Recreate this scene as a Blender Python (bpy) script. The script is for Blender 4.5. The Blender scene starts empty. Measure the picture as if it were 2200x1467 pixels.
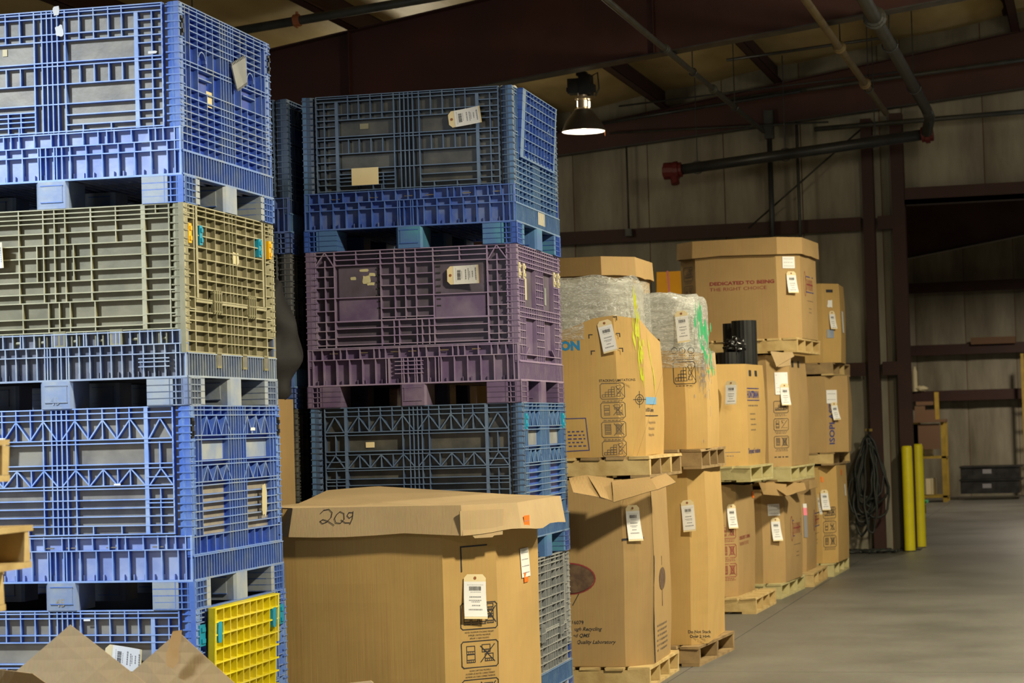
import bpy, math, random
from mathutils import Vector, Matrix, noise
V3 = Vector
PI = math.pi
rnd = random.Random(7)
sc = bpy.context.scene
col = sc.collection

# ---------------------------------------------------------------- camera
FPX = 4700.0
PHI = math.atan(1250/FPX); PITCH = math.atan((915-733.5)/FPX); ROLL = .028
_f = V3((-math.sin(PHI)*math.cos(PITCH), math.cos(PHI)*math.cos(PITCH), math.sin(PITCH)))
_r0 = V3((math.cos(PHI), math.sin(PHI), 0)); _u0 = _r0.cross(_f)
_R = math.cos(ROLL)*_r0 - math.sin(ROLL)*_u0; _U = _R.cross(_f)
EYE = V3((0, 0, 1.6))
cam_d = bpy.data.cameras.new('camera'); cam = bpy.data.objects.new('camera', cam_d); col.objects.link(cam)
cam_d.sensor_width = 36; cam_d.lens = FPX/2200*36; cam_d.clip_end = 200
cam.matrix_world = Matrix((( _R.x, _U.x, -_f.x, EYE.x), (_R.y, _U.y, -_f.y, EYE.y), (_R.z, _U.z, -_f.z, EYE.z), (0, 0, 0, 1)))
cam_d.dof.use_dof = True; cam_d.dof.focus_distance = 10.8; cam_d.dof.aperture_fstop = 6.3
sc.camera = cam
def ray(x, y): return _f + _R*((x-1100)/FPX) - _U*((y-733.5)/FPX)
def at(x, y, Z): return EYE + ray(x, y)*Z                # point seen at a pixel, Z metres in front of the lens
def aty(x, y, Y): d = ray(x, y); return EYE + d*(Y/d.y)    # same, on the vertical plane Y
def flo(x, y, z=0.0): d = ray(x, y); return EYE + d*((z-1.6)/d.z)

# ---------------------------------------------------------------- light
w = bpy.data.worlds.new('world'); sc.world = w; w.use_nodes = True
w.node_tree.nodes['Background'].inputs[0].default_value = (.62, .74, 1, 1)
w.node_tree.nodes['Background'].inputs[1].default_value = .08
sc.view_settings.view_transform = 'Standard'; sc.view_settings.look = 'None'
sc.view_settings.gamma = 1; sc.view_settings.use_curve_mapping = False
sc.view_settings.exposure = 0.15
def lamp(name, loc, power, colr, r=.2, spot=None):
    l = bpy.data.lights.new(name, 'SPOT' if spot else 'POINT'); l.energy = power; l.color = colr; l.shadow_soft_size = r
    if spot: l.spot_size = spot; l.spot_blend = .5
    o = bpy.data.objects.new(name, l); o.location = loc; col.objects.link(o); return o
WARM = (1, .89, .63); COOL = (.80, .90, 1.0)
SA = math.radians(168)
lamp('high_bay_or_fill_light', (-5.9, 5.2, 4.6), 1250, COOL, .2, SA)
lamp('high_bay_or_fill_light', (1.4, 7.9, 5.2), 2050, WARM, .22, SA)
lamp('high_bay_or_fill_light', (1.4, 16.5, 5.2), 1600, WARM, .22, SA)
lamp('high_bay_or_fill_light', (1.0, 19.4, 4.6), 55, WARM, .3)  # unseen fill point, added to lift the ceiling and steel
lamp('high_bay_or_fill_light', (.5, 13.5, 4.6), 240, WARM, .3)  # unseen fill point, added to brighten the near rafter
lamp('high_bay_or_fill_light', (-6.5, 21.5, 4.2), 60, WARM, .3)  # weak fill point, added for the roof and wall at left
lamp('high_bay_or_fill_light', (3.5, 26.0, 4.6), 50, COOL, .3)  # weak cool fill point, added near the back wall
lamp('high_bay_or_fill_light', (0.0, 37.5, 4.9), 800, (1, .86, .66), .25, SA)
lamp('high_bay_or_fill_light', (-2.0, -1.5, 5.0), 420, (.9, .95, 1), .3, SA)  # unseen fill, added behind the camera

ad = bpy.data.lights.new('low_rear_fill', 'AREA'); ad.shape = 'RECTANGLE'; ad.size = 4; ad.size_y = 3; ad.energy = 170; ad.color = (.86, .93, 1)  # soft area fill added low behind the camera, no door is modelled
ao = bpy.data.objects.new('low_rear_fill', ad); ao.location = (-4.5, -5.5, 1.6); ao.rotation_euler = (PI/2, 0, 0); col.objects.link(ao)
# ---------------------------------------------------------------- materials
def new_mat(name):
    m = bpy.data.materials.new(name); m.use_nodes = True
    return m, m.node_tree, m.node_tree.nodes['Principled BSDF']
def N(nt, t, **k):
    n = nt.nodes.new(t)
    for a, b in k.items():
        if a in n.inputs: n.inputs[a].default_value = b
        else: setattr(n, a, b)
    return n
def basic(name, c, rough=.6, c2=None, scale=6.0, lo=.4, hi=.65, bump=0, bscale=60, metal=0, stretch=None, spec=.4, detail=5):
    m, nt, bs = new_mat(name)
    bs.inputs['Roughness'].default_value = rough; bs.inputs['Metallic'].default_value = metal
    bs.inputs['Specular IOR Level'].default_value = spec
    tc = N(nt, 'ShaderNodeTexCoord'); src = tc.outputs['Object']
    if stretch:
        mp = N(nt, 'ShaderNodeMapping'); mp.inputs['Scale'].default_value = stretch
        nt.links.new(src, mp.inputs[0]); src = mp.outputs[0]
    if c2:
        n = N(nt, 'ShaderNodeTexNoise', Scale=scale, Detail=detail); nt.links.new(src, n.inputs['Vector'])
        r = N(nt, 'ShaderNodeValToRGB'); r.color_ramp.elements[0].position = lo; r.color_ramp.elements[1].position = hi
        r.color_ramp.elements[0].color = (*c, 1); r.color_ramp.elements[1].color = (*c2, 1)
        nt.links.new(n.outputs['Fac'], r.inputs[0]); nt.links.new(r.outputs[0], bs.inputs['Base Color'])
    else: bs.inputs['Base Color'].default_value = (*c, 1)
    if bump:
        n = N(nt, 'ShaderNodeTexNoise', Scale=bscale, Detail=3.0); nt.links.new(src, n.inputs['Vector'])
        b = N(nt, 'ShaderNodeBump', Strength=bump, Distance=.004); nt.links.new(n.outputs['Fac'], b.inputs['Height'])
        nt.links.new(b.outputs[0], bs.inputs['Normal'])
    return m
def plastic(name, c, dust, amt=(.42, .62), rough=.45, scale=7):
    return basic(name, c, rough, dust, scale, amt[0], amt[1], .25, 40, spec=.4, detail=9)
TAUPE = (.24, .235, .20)
M = {}
M['peri_rib'] = plastic('periwinkle_plastic', (.08, .17, .53), (.15, .26, .56))
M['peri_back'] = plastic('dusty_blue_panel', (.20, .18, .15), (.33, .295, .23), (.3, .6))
M['peri_side'] = plastic('royal_blue_panel', (.022, .065, .43), (.045, .10, .45))
M['peri_side_rib'] = plastic('blue_rib', (.07, .15, .52), (.14, .23, .50))
M['peri_skirt'] = plastic('pale_blue_panel', (.25, .32, .60), (.42, .48, .68), (.35, .6))
M['foot_pale'] = plastic('worn_foot_plastic', (.34, .38, .42), (.22, .29, .46), (.4, .6))
M['olive_rib'] = plastic('olive_plastic', (.22, .205, .12), (.28, .26, .165))
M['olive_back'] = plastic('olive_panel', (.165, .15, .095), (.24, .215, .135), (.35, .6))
M['slate_rib'] = plastic('slate_blue_plastic', (.17, .22, .36), (.28, .33, .40))
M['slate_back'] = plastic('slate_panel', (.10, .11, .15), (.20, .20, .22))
M['navy_rib'] = plastic('navy_plastic', (.045, .08, .17), (.07, .11, .19))
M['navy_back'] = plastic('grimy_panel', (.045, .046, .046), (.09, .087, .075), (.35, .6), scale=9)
M['cobalt'] = plastic('cobalt_plastic', (.035, .09, .42), (.07, .15, .48))
M['cobalt_back'] = plastic('cobalt_panel', (.05, .10, .38), (.13, .18, .36), (.4, .65), scale=12)
M['teal_foot'] = plastic('teal_foot_plastic', (.07, .16, .38), (.08, .30, .38), (.5, .7), scale=4)
M['cyan_rib'] = plastic('faded_blue_plastic', (.07, .15, .34), (.10, .21, .40))
M['purple_rib'] = plastic('mauve_plastic', (.16, .115, .22), (.20, .155, .25))
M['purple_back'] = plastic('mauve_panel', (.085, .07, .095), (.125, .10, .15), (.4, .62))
M['purple_skirt'] = plastic('purple_panel', (.12, .08, .17), (.18, .14, .22))
M['grey_rib'] = plastic('grey_plastic', (.20, .215, .23), (.28, .29, .30))
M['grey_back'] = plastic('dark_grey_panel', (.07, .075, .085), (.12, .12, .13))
M['yellow_plastic'] = plastic('yellow_plastic', (.72, .62, .01), (.66, .55, .03))
M['yellow_back'] = plastic('yellow_panel', (.50, .42, .01), (.56, .48, .03))
M['amber'] = basic('amber_latch_plastic', (.85, .48, .01), .4, (.75, .42, .03))
M['cyan'] = basic('cyan_latch_plastic', (.01, .30, .48), .4, (.02, .26, .42))
M['ivory'] = basic('ivory_latch_plastic', (.60, .55, .33), .5, (.5, .46, .3))
M['black_plastic'] = basic('black_plastic', (.012, .012, .013), .45, (.03, .03, .03))
M['pin'] = basic('steel_pin', (.6, .5, .35), .35, metal=.9)
def edge(m): return m.replace('_rib', '')+'_edge'
def mk_edge(m, c, d): M[edge(m)] = plastic(m.replace('_rib', '')+'_lighter_edge', c, d)  # rib front faces get a lighter colour than the rib sides
mk_edge('peri_rib', (.24, .38, .76), (.36, .48, .74)); mk_edge('peri_side_rib', (.16, .28, .64), (.25, .31, .42)); mk_edge('olive_rib', (.34, .32, .20), (.42, .40, .27))
mk_edge('slate_rib', (.27, .34, .48), (.36, .42, .50)); mk_edge('navy_rib', (.095, .15, .27), (.13, .19, .30)); mk_edge('cyan_rib', (.13, .24, .46), (.19, .27, .38))
mk_edge('purple_rib', (.27, .20, .36), (.32, .26, .37)); mk_edge('grey_rib', (.30, .32, .33), (.36, .37, .37)); mk_edge('yellow_plastic', (.80, .70, .02), (.72, .62, .10))
mk_edge('cobalt_back', (.07, .13, .46), (.14, .20, .42)); mk_edge('navy_back', (.07, .08, .09), (.1, .1, .1)); mk_edge('grey_back', (.14, .15, .16), (.2, .2, .2)); mk_edge('cobalt', (.07, .15, .5), (.12, .2, .5))
M['dark_inside'] = basic('dark_interior_plastic', (.03, .035, .05), .7, (.05, .05, .06))  # dark colour shared by the linings of all bins
def cardboard(name, c, k=.82):
    m, nt, bs = new_mat(name)
    tc = N(nt, 'ShaderNodeTexCoord')
    n = N(nt, 'ShaderNodeTexNoise', Scale=1.7, Detail=6.0, Roughness=.65); nt.links.new(tc.outputs['Object'], n.inputs['Vector'])
    r = N(nt, 'ShaderNodeValToRGB'); r.color_ramp.elements[0].position = .3; r.color_ramp.elements[1].position = .7
    r.color_ramp.elements[0].color = (c[0]*k, c[1]*k, c[2]*k, 1); r.color_ramp.elements[1].color = (*c, 1)
    nt.links.new(n.outputs['Fac'], r.inputs[0])
    mp = N(nt, 'ShaderNodeMapping'); mp.inputs['Scale'].default_value = (60, 60, 1.2); nt.links.new(tc.outputs['Object'], mp.inputs[0])
    n2 = N(nt, 'ShaderNodeTexNoise', Scale=2.0, Detail=2.0); nt.links.new(mp.outputs[0], n2.inputs['Vector'])
    mx = N(nt, 'ShaderNodeMix', data_type='RGBA', blend_type='OVERLAY'); mx.inputs[0].default_value = .09
    nt.links.new(r.outputs[0], mx.inputs[6]); nt.links.new(n2.outputs['Color'], mx.inputs[7])
    nt.links.new(mx.outputs[2], bs.inputs['Base Color'])
    b = N(nt, 'ShaderNodeBump', Strength=.25, Distance=.003); nt.links.new(n2.outputs['Fac'], b.inputs['Height']); nt.links.new(b.outputs[0], bs.inputs['Normal'])
    bs.inputs['Roughness'].default_value = .82; bs.inputs['Specular IOR Level'].default_value = .25
    return m
M['card'] = cardboard('kraft_cardboard', (.43, .285, .125))
M['card_gold'] = cardboard('golden_kraft_cardboard', (.53, .345, .125))
M['card_pale'] = cardboard('pale_kraft_cardboard', (.52, .38, .21))
M['card_orange'] = basic('orange_painted_board', (.98, .45, .005), .5, (.95, .42, .01))
M['card_edge'] = basic('cut_cardboard_edge', (.36, .25, .13), .9, (.24, .16, .08), 90)
def wood(name, a, b):
    return basic(name, a, .75, b, 3, .35, .7, .3, 30, stretch=(3, 3, 3), spec=.2)
M['wood'] = wood('pallet_pine', (.60, .45, .21), (.42, .29, .12))
M['wood_old'] = wood('weathered_pallet_wood', (.36, .25, .12), (.22, .15, .08))
M['wood_green'] = wood('greenish_pallet_pine', (.56, .50, .26), (.44, .38, .18))
M['paper'] = basic('white_paper', (.80, .80, .80), .6, (.74, .75, .76))
M['manila'] = basic('manila_card', (.78, .66, .40), .7, (.72, .6, .36))
M['eyelet'] = basic('brown_eyelet', (.28, .10, .04), .5)
M['ink'] = basic('black_ink', (.03, .03, .035), .7)
M['ink_brown'] = basic('brown_ink', (.10, .06, .04), .7, (.16, .10, .06), 30)
M['ink_soft'] = basic('faint_grey_ink', (.16, .12, .08), .8)
M['ink_grey'] = basic('grey_ink', (.25, .25, .27), .7)
M['ink_red'] = basic('maroon_ink', (.26, .045, .045), .7)
M['ink_blue'] = basic('blue_ink', (.02, .22, .50), .7)
M['ink_pale_blue'] = basic('pale_blue_ink', (.16, .36, .60), .7)
M['ink_navy'] = basic('navy_ink', (.06, .06, .18), .7)
M['orange_sticker'] = basic('orange_sticker_paper', (.95, .18, .01), .5)
M['pink'] = basic('pink_paint', (.9, .25, .35), .6)
M['lime'] = basic('lime_spray_paint', (.55, .62, .02), .6, (.5, .42, .06), 25, .45, .7)
M['green_paint'] = basic('green_spray_paint', (.03, .42, .16), .5, (.1, .35, .2), 25)
M['tape'] = basic('brown_packing_tape', (.74, .48, .22), .15, (.62, .36, .13), spec=.7)
M['red_steel'] = basic('red_oxide_steel', (.045, .014, .010), .6, (.032, .011, .009), 2)
M['red_steel_web'] = basic('red_oxide_rafter_paint', (.070, .022, .015), .6, (.052, .017, .012), 2)
M['dark_steel'] = basic('dark_steel', (.03, .027, .024), .5, (.05, .045, .04), 8)
M['pipe_grey'] = basic('grey_conduit', (.055, .055, .045), .45, (.035, .035, .03), 6)
M['pipe_dark'] = basic('dark_pipe', (.03, .03, .03), .38, (.02, .02, .02), 6)
M['pipe_yellow'] = basic('tan_gas_pipe', (.17, .12, .045), .5, (.12, .085, .035), 6)
M['red_coupling'] = basic('red_pipe_coupling', (.10, .012, .012), .5)
M['orange_clamp'] = basic('rusty_clamp', (.30, .09, .03), .6)
M['bollard_yellow'] = basic('bollard_yellow_paint', (.78, .68, .01), .45, (.72, .62, .02), 8)
M['rack_yellow'] = basic('rack_yellow_paint', (.40, .27, .04), .6, (.3, .2, .03))
M['hose'] = basic('black_rubber_hose', (.022, .024, .022), .5, (.035, .04, .035))
M['box_brown'] = basic('brown_board', (.16, .09, .05), .8)
M['cream'] = basic('cream_plastic', (.68, .60, .38), .5)
M['dark_roll'] = basic('black_sheet_roll_plastic', (.011, .012, .013), .45, (.018, .019, .02), 5, spec=.35)
M['bag_black'] = basic('black_bag_film', (.008, .008, .009), .18, bump=.9, bscale=14, spec=.7)
M['bag_grey'] = basic('grey_poly_bag', (.022, .022, .024), .75, (.032, .032, .034), 6, bump=.9, bscale=10)
M['white_bag'] = basic('white_poly_bag', (.7, .68, .62), .4, bump=.5, bscale=20)
def wall_mat():
    m, nt, bs = new_mat('stained_insulation_facing')
    tc = N(nt, 'ShaderNodeTexCoord')
    mp = N(nt, 'ShaderNodeMapping'); mp.inputs['Scale'].default_value = (1.6, 1.6, .35); nt.links.new(tc.outputs['Object'], mp.inputs[0])
    n = N(nt, 'ShaderNodeTexNoise', Scale=1.6, Detail=7.0, Roughness=.6); nt.links.new(mp.outputs[0], n.inputs['Vector'])
    r = N(nt, 'ShaderNodeValToRGB')
    r.color_ramp.elements[0].position = .32; r.color_ramp.elements[0].color = (.15, .125, .085, 1)
    r.color_ramp.elements[1].position = .68; r.color_ramp.elements[1].color = (.33, .30, .22, 1)
    nt.links.new(n.outputs['Fac'], r.inputs[0]); nt.links.new(r.outputs[0], bs.inputs['Base Color'])
    b = N(nt, 'ShaderNodeBump', Strength=.5, Distance=.03); nt.links.new(n.outputs['Fac'], b.inputs['Height']); nt.links.new(b.outputs[0], bs.inputs['Normal'])
    bs.inputs['Roughness'].default_value = .55
    return m
M['wall'] = wall_mat()
def roof_mat():
    m, nt, bs = new_mat('roof_insulation_facing')
    tc = N(nt, 'ShaderNodeTexCoord')
    mp = N(nt, 'ShaderNodeMapping'); mp.inputs['Scale'].default_value = (1, .35, 1); nt.links.new(tc.outputs['Object'], mp.inputs[0])
    n = N(nt, 'ShaderNodeTexNoise', Scale=3.0, Detail=6.0); nt.links.new(mp.outputs[0], n.inputs['Vector'])
    r = N(nt, 'ShaderNodeValToRGB'); r.color_ramp.elements[0].color = (.48, .35, .14, 1); r.color_ramp.elements[1].color = (.68, .52, .25, 1)
    r.color_ramp.elements[0].position = .3; r.color_ramp.elements[1].position = .7
    nt.links.new(n.outputs['Fac'], r.inputs[0]); nt.links.new(r.outputs[0], bs.inputs['Base Color'])
    b = N(nt, 'ShaderNodeBump', Strength=.5, Distance=.04); nt.links.new(n.outputs['Fac'], b.inputs['Height']); nt.links.new(b.outputs[0], bs.inputs['Normal'])
    bs.inputs['Roughness'].default_value = .5
    return m
M['roof'] = roof_mat()
def floor_mat():
    m, nt, bs = new_mat('sealed_concrete')
    tc = N(nt, 'ShaderNodeTexCoord')
    n = N(nt, 'ShaderNodeTexNoise', Scale=.7, Detail=8.0, Roughness=.62); nt.links.new(tc.outputs['Object'], n.inputs['Vector'])
    r = N(nt, 'ShaderNodeValToRGB')
    r.color_ramp.elements[0].position = .3; r.color_ramp.elements[0].color = (.10, .098, .088, 1)
    r.color_ramp.elements[1].position = .7; r.color_ramp.elements[1].color = (.17, .166, .15, 1)
    nt.links.new(n.outputs['Fac'], r.inputs[0])
    n2 = N(nt, 'ShaderNodeTexNoise', Scale=30.0, Detail=5.0); nt.links.new(tc.outputs['Object'], n2.inputs['Vector'])
    mx = N(nt, 'ShaderNodeMix', data_type='RGBA', blend_type='OVERLAY'); mx.inputs[0].default_value = .3
    nt.links.new(r.outputs[0], mx.inputs[6]); nt.links.new(n2.outputs['Color'], mx.inputs[7]); nt.links.new(mx.outputs[2], bs.inputs['Base Color'])
    rr = N(nt, 'ShaderNodeMapRange'); rr.inputs[3].default_value = .3; rr.inputs[4].default_value = .62
    nt.links.new(n.outputs['Fac'], rr.inputs[0]); nt.links.new(rr.outputs[0], bs.inputs['Roughness'])
    b = N(nt, 'ShaderNodeBump', Strength=.12, Distance=.003); nt.links.new(n2.outputs['Fac'], b.inputs['Height']); nt.links.new(b.outputs[0], bs.inputs['Normal'])
    return m
M['floor'] = floor_mat()
def film_mat(name, lo, hi):
    m, nt, bs = new_mat(name)
    bs.inputs['Base Color'].default_value = (.92, .94, .93, 1); bs.inputs['Roughness'].default_value = .14; bs.inputs['Specular IOR Level'].default_value = .9
    tc = N(nt, 'ShaderNodeTexCoord')
    mp = N(nt, 'ShaderNodeMapping'); mp.inputs['Scale'].default_value = (5, 5, 16); mp.inputs['Rotation'].default_value = (.35, .3, 0)
    nt.links.new(tc.outputs['Object'], mp.inputs[0])
    n = N(nt, 'ShaderNodeTexNoise', Scale=1.6, Detail=7.0, Roughness=.7, Distortion=.8); nt.links.new(mp.outputs[0], n.inputs['Vector'])
    b = N(nt, 'ShaderNodeBump', Strength=1.0, Distance=.03); nt.links.new(n.outputs['Fac'], b.inputs['Height']); nt.links.new(b.outputs[0], bs.inputs['Normal'])
    mp2 = N(nt, 'ShaderNodeMapping'); mp2.inputs['Scale'].default_value = (3, 3, 9); mp2.inputs['Rotation'].default_value = (.5, .25, .2); nt.links.new(tc.outputs['Object'], mp2.inputs[0])
    n3 = N(nt, 'ShaderNodeTexNoise', Scale=2.2, Detail=5.0, Roughness=.6, Distortion=1.4); nt.links.new(mp2.outputs[0], n3.inputs['Vector'])
    rg = N(nt, 'ShaderNodeValToRGB'); e = rg.color_ramp.elements; e[0].position = .0; e[0].color = (lo, lo, lo, 1); e[1].position = 1; e[1].color = (lo, lo, lo, 1)
    for ps, vl in ((.40, lo), (.43, hi*.8), (.46, lo), (.515, lo*1.3), (.54, hi), (.56, lo*1.4), (.62, lo), (.65, hi*.9), (.68, lo)):
        x = e.new(ps); x.color = (vl, vl, vl, 1)
    nt.links.new(n3.outputs['Fac'], rg.inputs[0]); rr = rg
    tr = N(nt, 'ShaderNodeBsdfTransparent'); tr.inputs[0].default_value = (.93, .94, .93, 1)
    ms = N(nt, 'ShaderNodeMixShader'); nt.links.new(rr.outputs[0], ms.inputs[0]); nt.links.new(tr.outputs[0], ms.inputs[1]); nt.links.new(bs.outputs[0], ms.inputs[2])
    nt.links.new(ms.outputs[0], nt.nodes['Material Output'].inputs[0])
    return m
M['film'] = film_mat('clear_stretch_film', .14, .85)
M['film_dense'] = film_mat('layered_stretch_film', .35, 1.0)
M['bundle'] = basic('greyish_wrapped_bundle', (.46, .44, .38), .6, (.30, .28, .23), 8)
def emit(name, c, s):
    m, nt, bs = new_mat(name); bs.inputs['Emission Color'].default_value = (*c, 1); bs.inputs['Emission Strength'].default_value = s; bs.inputs['Base Color'].default_value = (*c, 1); return m
M['bulb'] = emit('glowing_bulb', (1, .86, .55), 14)
M['reflector_in'] = basic('white_reflector_lining', (.9, .9, .86), .35)
M['shade'] = basic('dark_lamp_shade', (.05, .042, .035), .5)
M['shade_neck'] = basic('pale_lamp_neck', (.6, .5, .38), .3, metal=.6)

# ---------------------------------------------------------------- mesh building
class MB:
    def __init__(s): s.v = []; s.f = []; s.m = []
    def box(s, o, a, b, c, mi=0, em=None, ef=1):
        # o corner, a/b/c full edge vectors
        i = len(s.v); o = V3(o); a = V3(a); b = V3(b); c = V3(c)
        s.v += [o, o+a, o+a+b, o+b, o+c, o+a+c, o+a+b+c, o+b+c]
        fs = [(0, 3, 2, 1), (4, 5, 6, 7), (0, 1, 5, 4), (1, 2, 6, 5), (2, 3, 7, 6), (3, 0, 4, 7)]
        if a.cross(b).dot(c) < 0: fs = [t[::-1] for t in fs]
        s.f += [tuple(i+k for k in t) for t in fs]; s.m += [mi]*6
        if em is not None: s.m[-6+ef] = em
    def abox(s, x0, x1, y0, y1, z0, z1, mi=0): s.box((x0, y0, z0), (x1-x0, 0, 0), (0, y1-y0, 0), (0, 0, z1-z0), mi)
    def poly(s, pts, mi=0):
        i = len(s.v); s.v += [V3(p) for p in pts]; s.f.append(tuple(range(i, i+len(pts)))); s.m.append(mi)
    def prism(s, pts, ext, mi=0):
        i = len(s.v); n = len(pts); e = V3(ext); P = [V3(p) for p in pts]; s.v += P+[p+e for p in P]
        s.f.append(tuple(range(i+n-1, i-1, -1))); s.f.append(tuple(range(i+n, i+2*n)))
        s.f += [(i+k, i+(k+1) % n, i+n+(k+1) % n, i+n+k) for k in range(n)]; s.m += [mi]*(n+2)
    def tube(s, pts, r, n=8, mi=0, caps=True):
        pts = [V3(p) for p in pts]; rs = r if isinstance(r, (list, tuple)) else [r]*len(pts); i0 = len(s.v)
        prev = None
        for k, p in enumerate(pts):
            t = (pts[min(k+1, len(pts)-1)]-pts[max(k-1, 0)]).normalized()
            if prev is None: a = t.orthogonal().normalized()
            else: a = (prev-t*prev.dot(t)).normalized()
            prev = a; b = t.cross(a)
            for j in range(n):
                q = 2*PI*j/n; s.v.append(p+(a*math.cos(q)+b*math.sin(q))*rs[k])
        for k in range(len(pts)-1):
            for j in range(n):
                s.f.append((i0+k*n+j, i0+k*n+(j+1) % n, i0+(k+1)*n+(j+1) % n, i0+(k+1)*n+j)); s.m.append(mi)
        if caps:
            s.f.append(tuple(i0+j for j in range(n-1, -1, -1))); e = i0+(len(pts)-1)*n; s.f.append(tuple(e+j for j in range(n))); s.m += [mi]*2
    def lathe(s, prof, n=24, mi=0, c=(0, 0, 0)):
        c = V3(c); i0 = len(s.v)
        for (r, z) in prof:
            for j in range(n): q = 2*PI*j/n; s.v.append(c+V3((r*math.cos(q), r*math.sin(q), z)))
        for k in range(len(prof)-1):
            for j in range(n): s.f.append((i0+k*n+j, i0+k*n+(j+1) % n, i0+(k+1)*n+(j+1) % n, i0+(k+1)*n+j)); s.m.append(mi)
    def grid(s, fn, nu, nv, mi=0):
        i = len(s.v)
        for b in range(nv+1):
            for a in range(nu+1): s.v.append(V3(fn(a/nu, b/nv)))
        for b in range(nv):
            for a in range(nu):
                k = i+b*(nu+1)+a; s.f.append((k, k+1, k+nu+2, k+nu+1)); s.m.append(mi)
    def data(s, name, mats, smooth=False):
        me = bpy.data.meshes.new(name); me.from_pydata([tuple(v) for v in s.v], [], s.f)
        for m in (mats if isinstance(mats, list) else [mats]): me.materials.append(M[m] if isinstance(m, str) else m)
        me.polygons.foreach_set('material_index', s.m)
        if smooth: me.polygons.foreach_set('use_smooth', [True]*len(me.polygons))
        me.update(); return me
    def build(s, name, mats, parent=None, smooth=False, **k):
        o = bpy.data.objects.new(name, s.data(name, mats, smooth)); col.objects.link(o)
        if parent: o.parent = parent
        tag(o, **k); return o
def tag(o, label=None, cat=None, group=None, kind=None):
    if label: o['label'] = label
    if cat: o['category'] = cat
    if group: o['group'] = group
    if kind: o['kind'] = kind
    return o
def empty(name, loc, rz=0.0, **k):
    o = bpy.data.objects.new(name, None); o.location = loc; o.rotation_euler.z = rz; o.empty_display_size = .2
    col.objects.link(o); return tag(o, **k)
def inst(name, me, parent, **k):
    o = bpy.data.objects.new(name, me); o.parent = parent; col.objects.link(o); return tag(o, **k)

class Fr:   # frame on a face: o origin, u right, v down, n outwards
    def __init__(s, o, u, v, n): s.o = V3(o); s.u = V3(u); s.v = V3(v); s.n = V3(n)
    def p(s, u, v, n=0.0): return s.o+s.u*u+s.v*v+s.n*n
def fbox(mb, fr, u0, u1, v0, v1, n0, n1, mi=0, em=None):
    mb.box(fr.p(u0, v0, n0), fr.u*(u1-u0), fr.v*(v1-v0), fr.n*(n1-n0), mi, em)
def ribs(mb, fr, H=(), Vv=(), Dg=(), d=.028, t=.005, mi=0):
    for h in H:
        v, u0, u1 = h[:3]; tt = h[3] if len(h) > 3 else t
        fbox(mb, fr, u0, u1, v-tt/2, v+tt/2, -d, 0, mi, 2)
    for h in Vv:
        u, v0, v1 = h[:3]; tt = h[3] if len(h) > 3 else t
        fbox(mb, fr, u-tt/2, u+tt/2, v0, v1, -d, -.001, mi, 2)
    for (u0, v0, u1, v1) in Dg:
        a = fr.p(u0, v0, -.0015); b = fr.p(u1, v1, -.0015); dd = (b-a).normalized(); s = dd.cross(fr.n)*(t*.55)
        mb.box(a-s, b-a, s*2, -fr.n*(d-.002), mi, 2, 0)
def mir(L): return L+[(-h[0],)+tuple(h[1:]) for h in L]
def mirh(L): return L+[(h[0], -h[2], -h[1])+tuple(h[3:]) for h in L]
def zig(u0, u1, n, v0, v1):
    out = []; s = (u1-u0)/n
    for k in range(n):
        a = u0+k*s; out += [(a, v1, a+s/2, v0), (a+s/2, v0, a+s, v1)]
    return out

# ---------------------------------------------------------------- collapsible bulk bins
BW, BD, BH = 1.2, 1.143, .8636
def front_A():
    E = .52
    H = [(v, -E, E) for v in (.003, .014, .034, .106, .137, .229, .245, .325, .411, .53)]
    H += mirh([(v, .41, E) for v in (.07, .17, .285, .37, .46, .495)])
    H += mirh([(.46, .07, .40), (.503, .07, .40)]) + [(.44, -.40, -.07), (.48, -.40, -.07)]
    Vv = mir([(.012, 0, .535), (.036, 0, .535), (.072, 0, .535, .006), (.474, .034, .535), (.52, 0, .535, .006)])
    Vv += mir([(.402, .034, .535, .018)])
    for u in (.139, .206, .274, .336): Vv += mir([(u, .003, .034), (u, .034, .137), (u, .245, .325)])
    Vv += mir([(.15, .503, .535), (.28, .503, .535)]) + [(-.2, .44, .53), (-.14, .44, .53), (-.28, .44, .53)]
    return H, Vv, []
def front_B():
    E = .52
    H = [(v, -E, E) for v in (.003, .024, .05, .137, .154, .243, .262, .335, .348, .395, .43, .466, .505, .542)]
    H += mirh([(v, .40, E) for v in (.30, .41)])
    Vv = mir([(.012, 0, .545), (.035, 0, .545), (.075, 0, .545), (.399, .0, .545, .018), (.46, .15, .262), (.46, .345, .545), (.52, 0, .545, .006)])
    for u in (.133, .2, .266, .324): Vv += mir([(u, 0, .05), (u, .05, .137), (u, .262, .335)])
    Vv += mir([(.15, .505, .545), (.28, .505, .545)])
    D = []
    for a, b in ((.052, .136), (.264, .334)):
        for s in (1, -1):
            for (x0, x1) in ((.01, .137), (.137, .264), (.264, .39), (.412, .515)):
                m = (x0+x1)/2; D += [(s*x0, b, s*m, a), (s*m, a, s*x1, b)]
    return H, Vv, D
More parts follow.
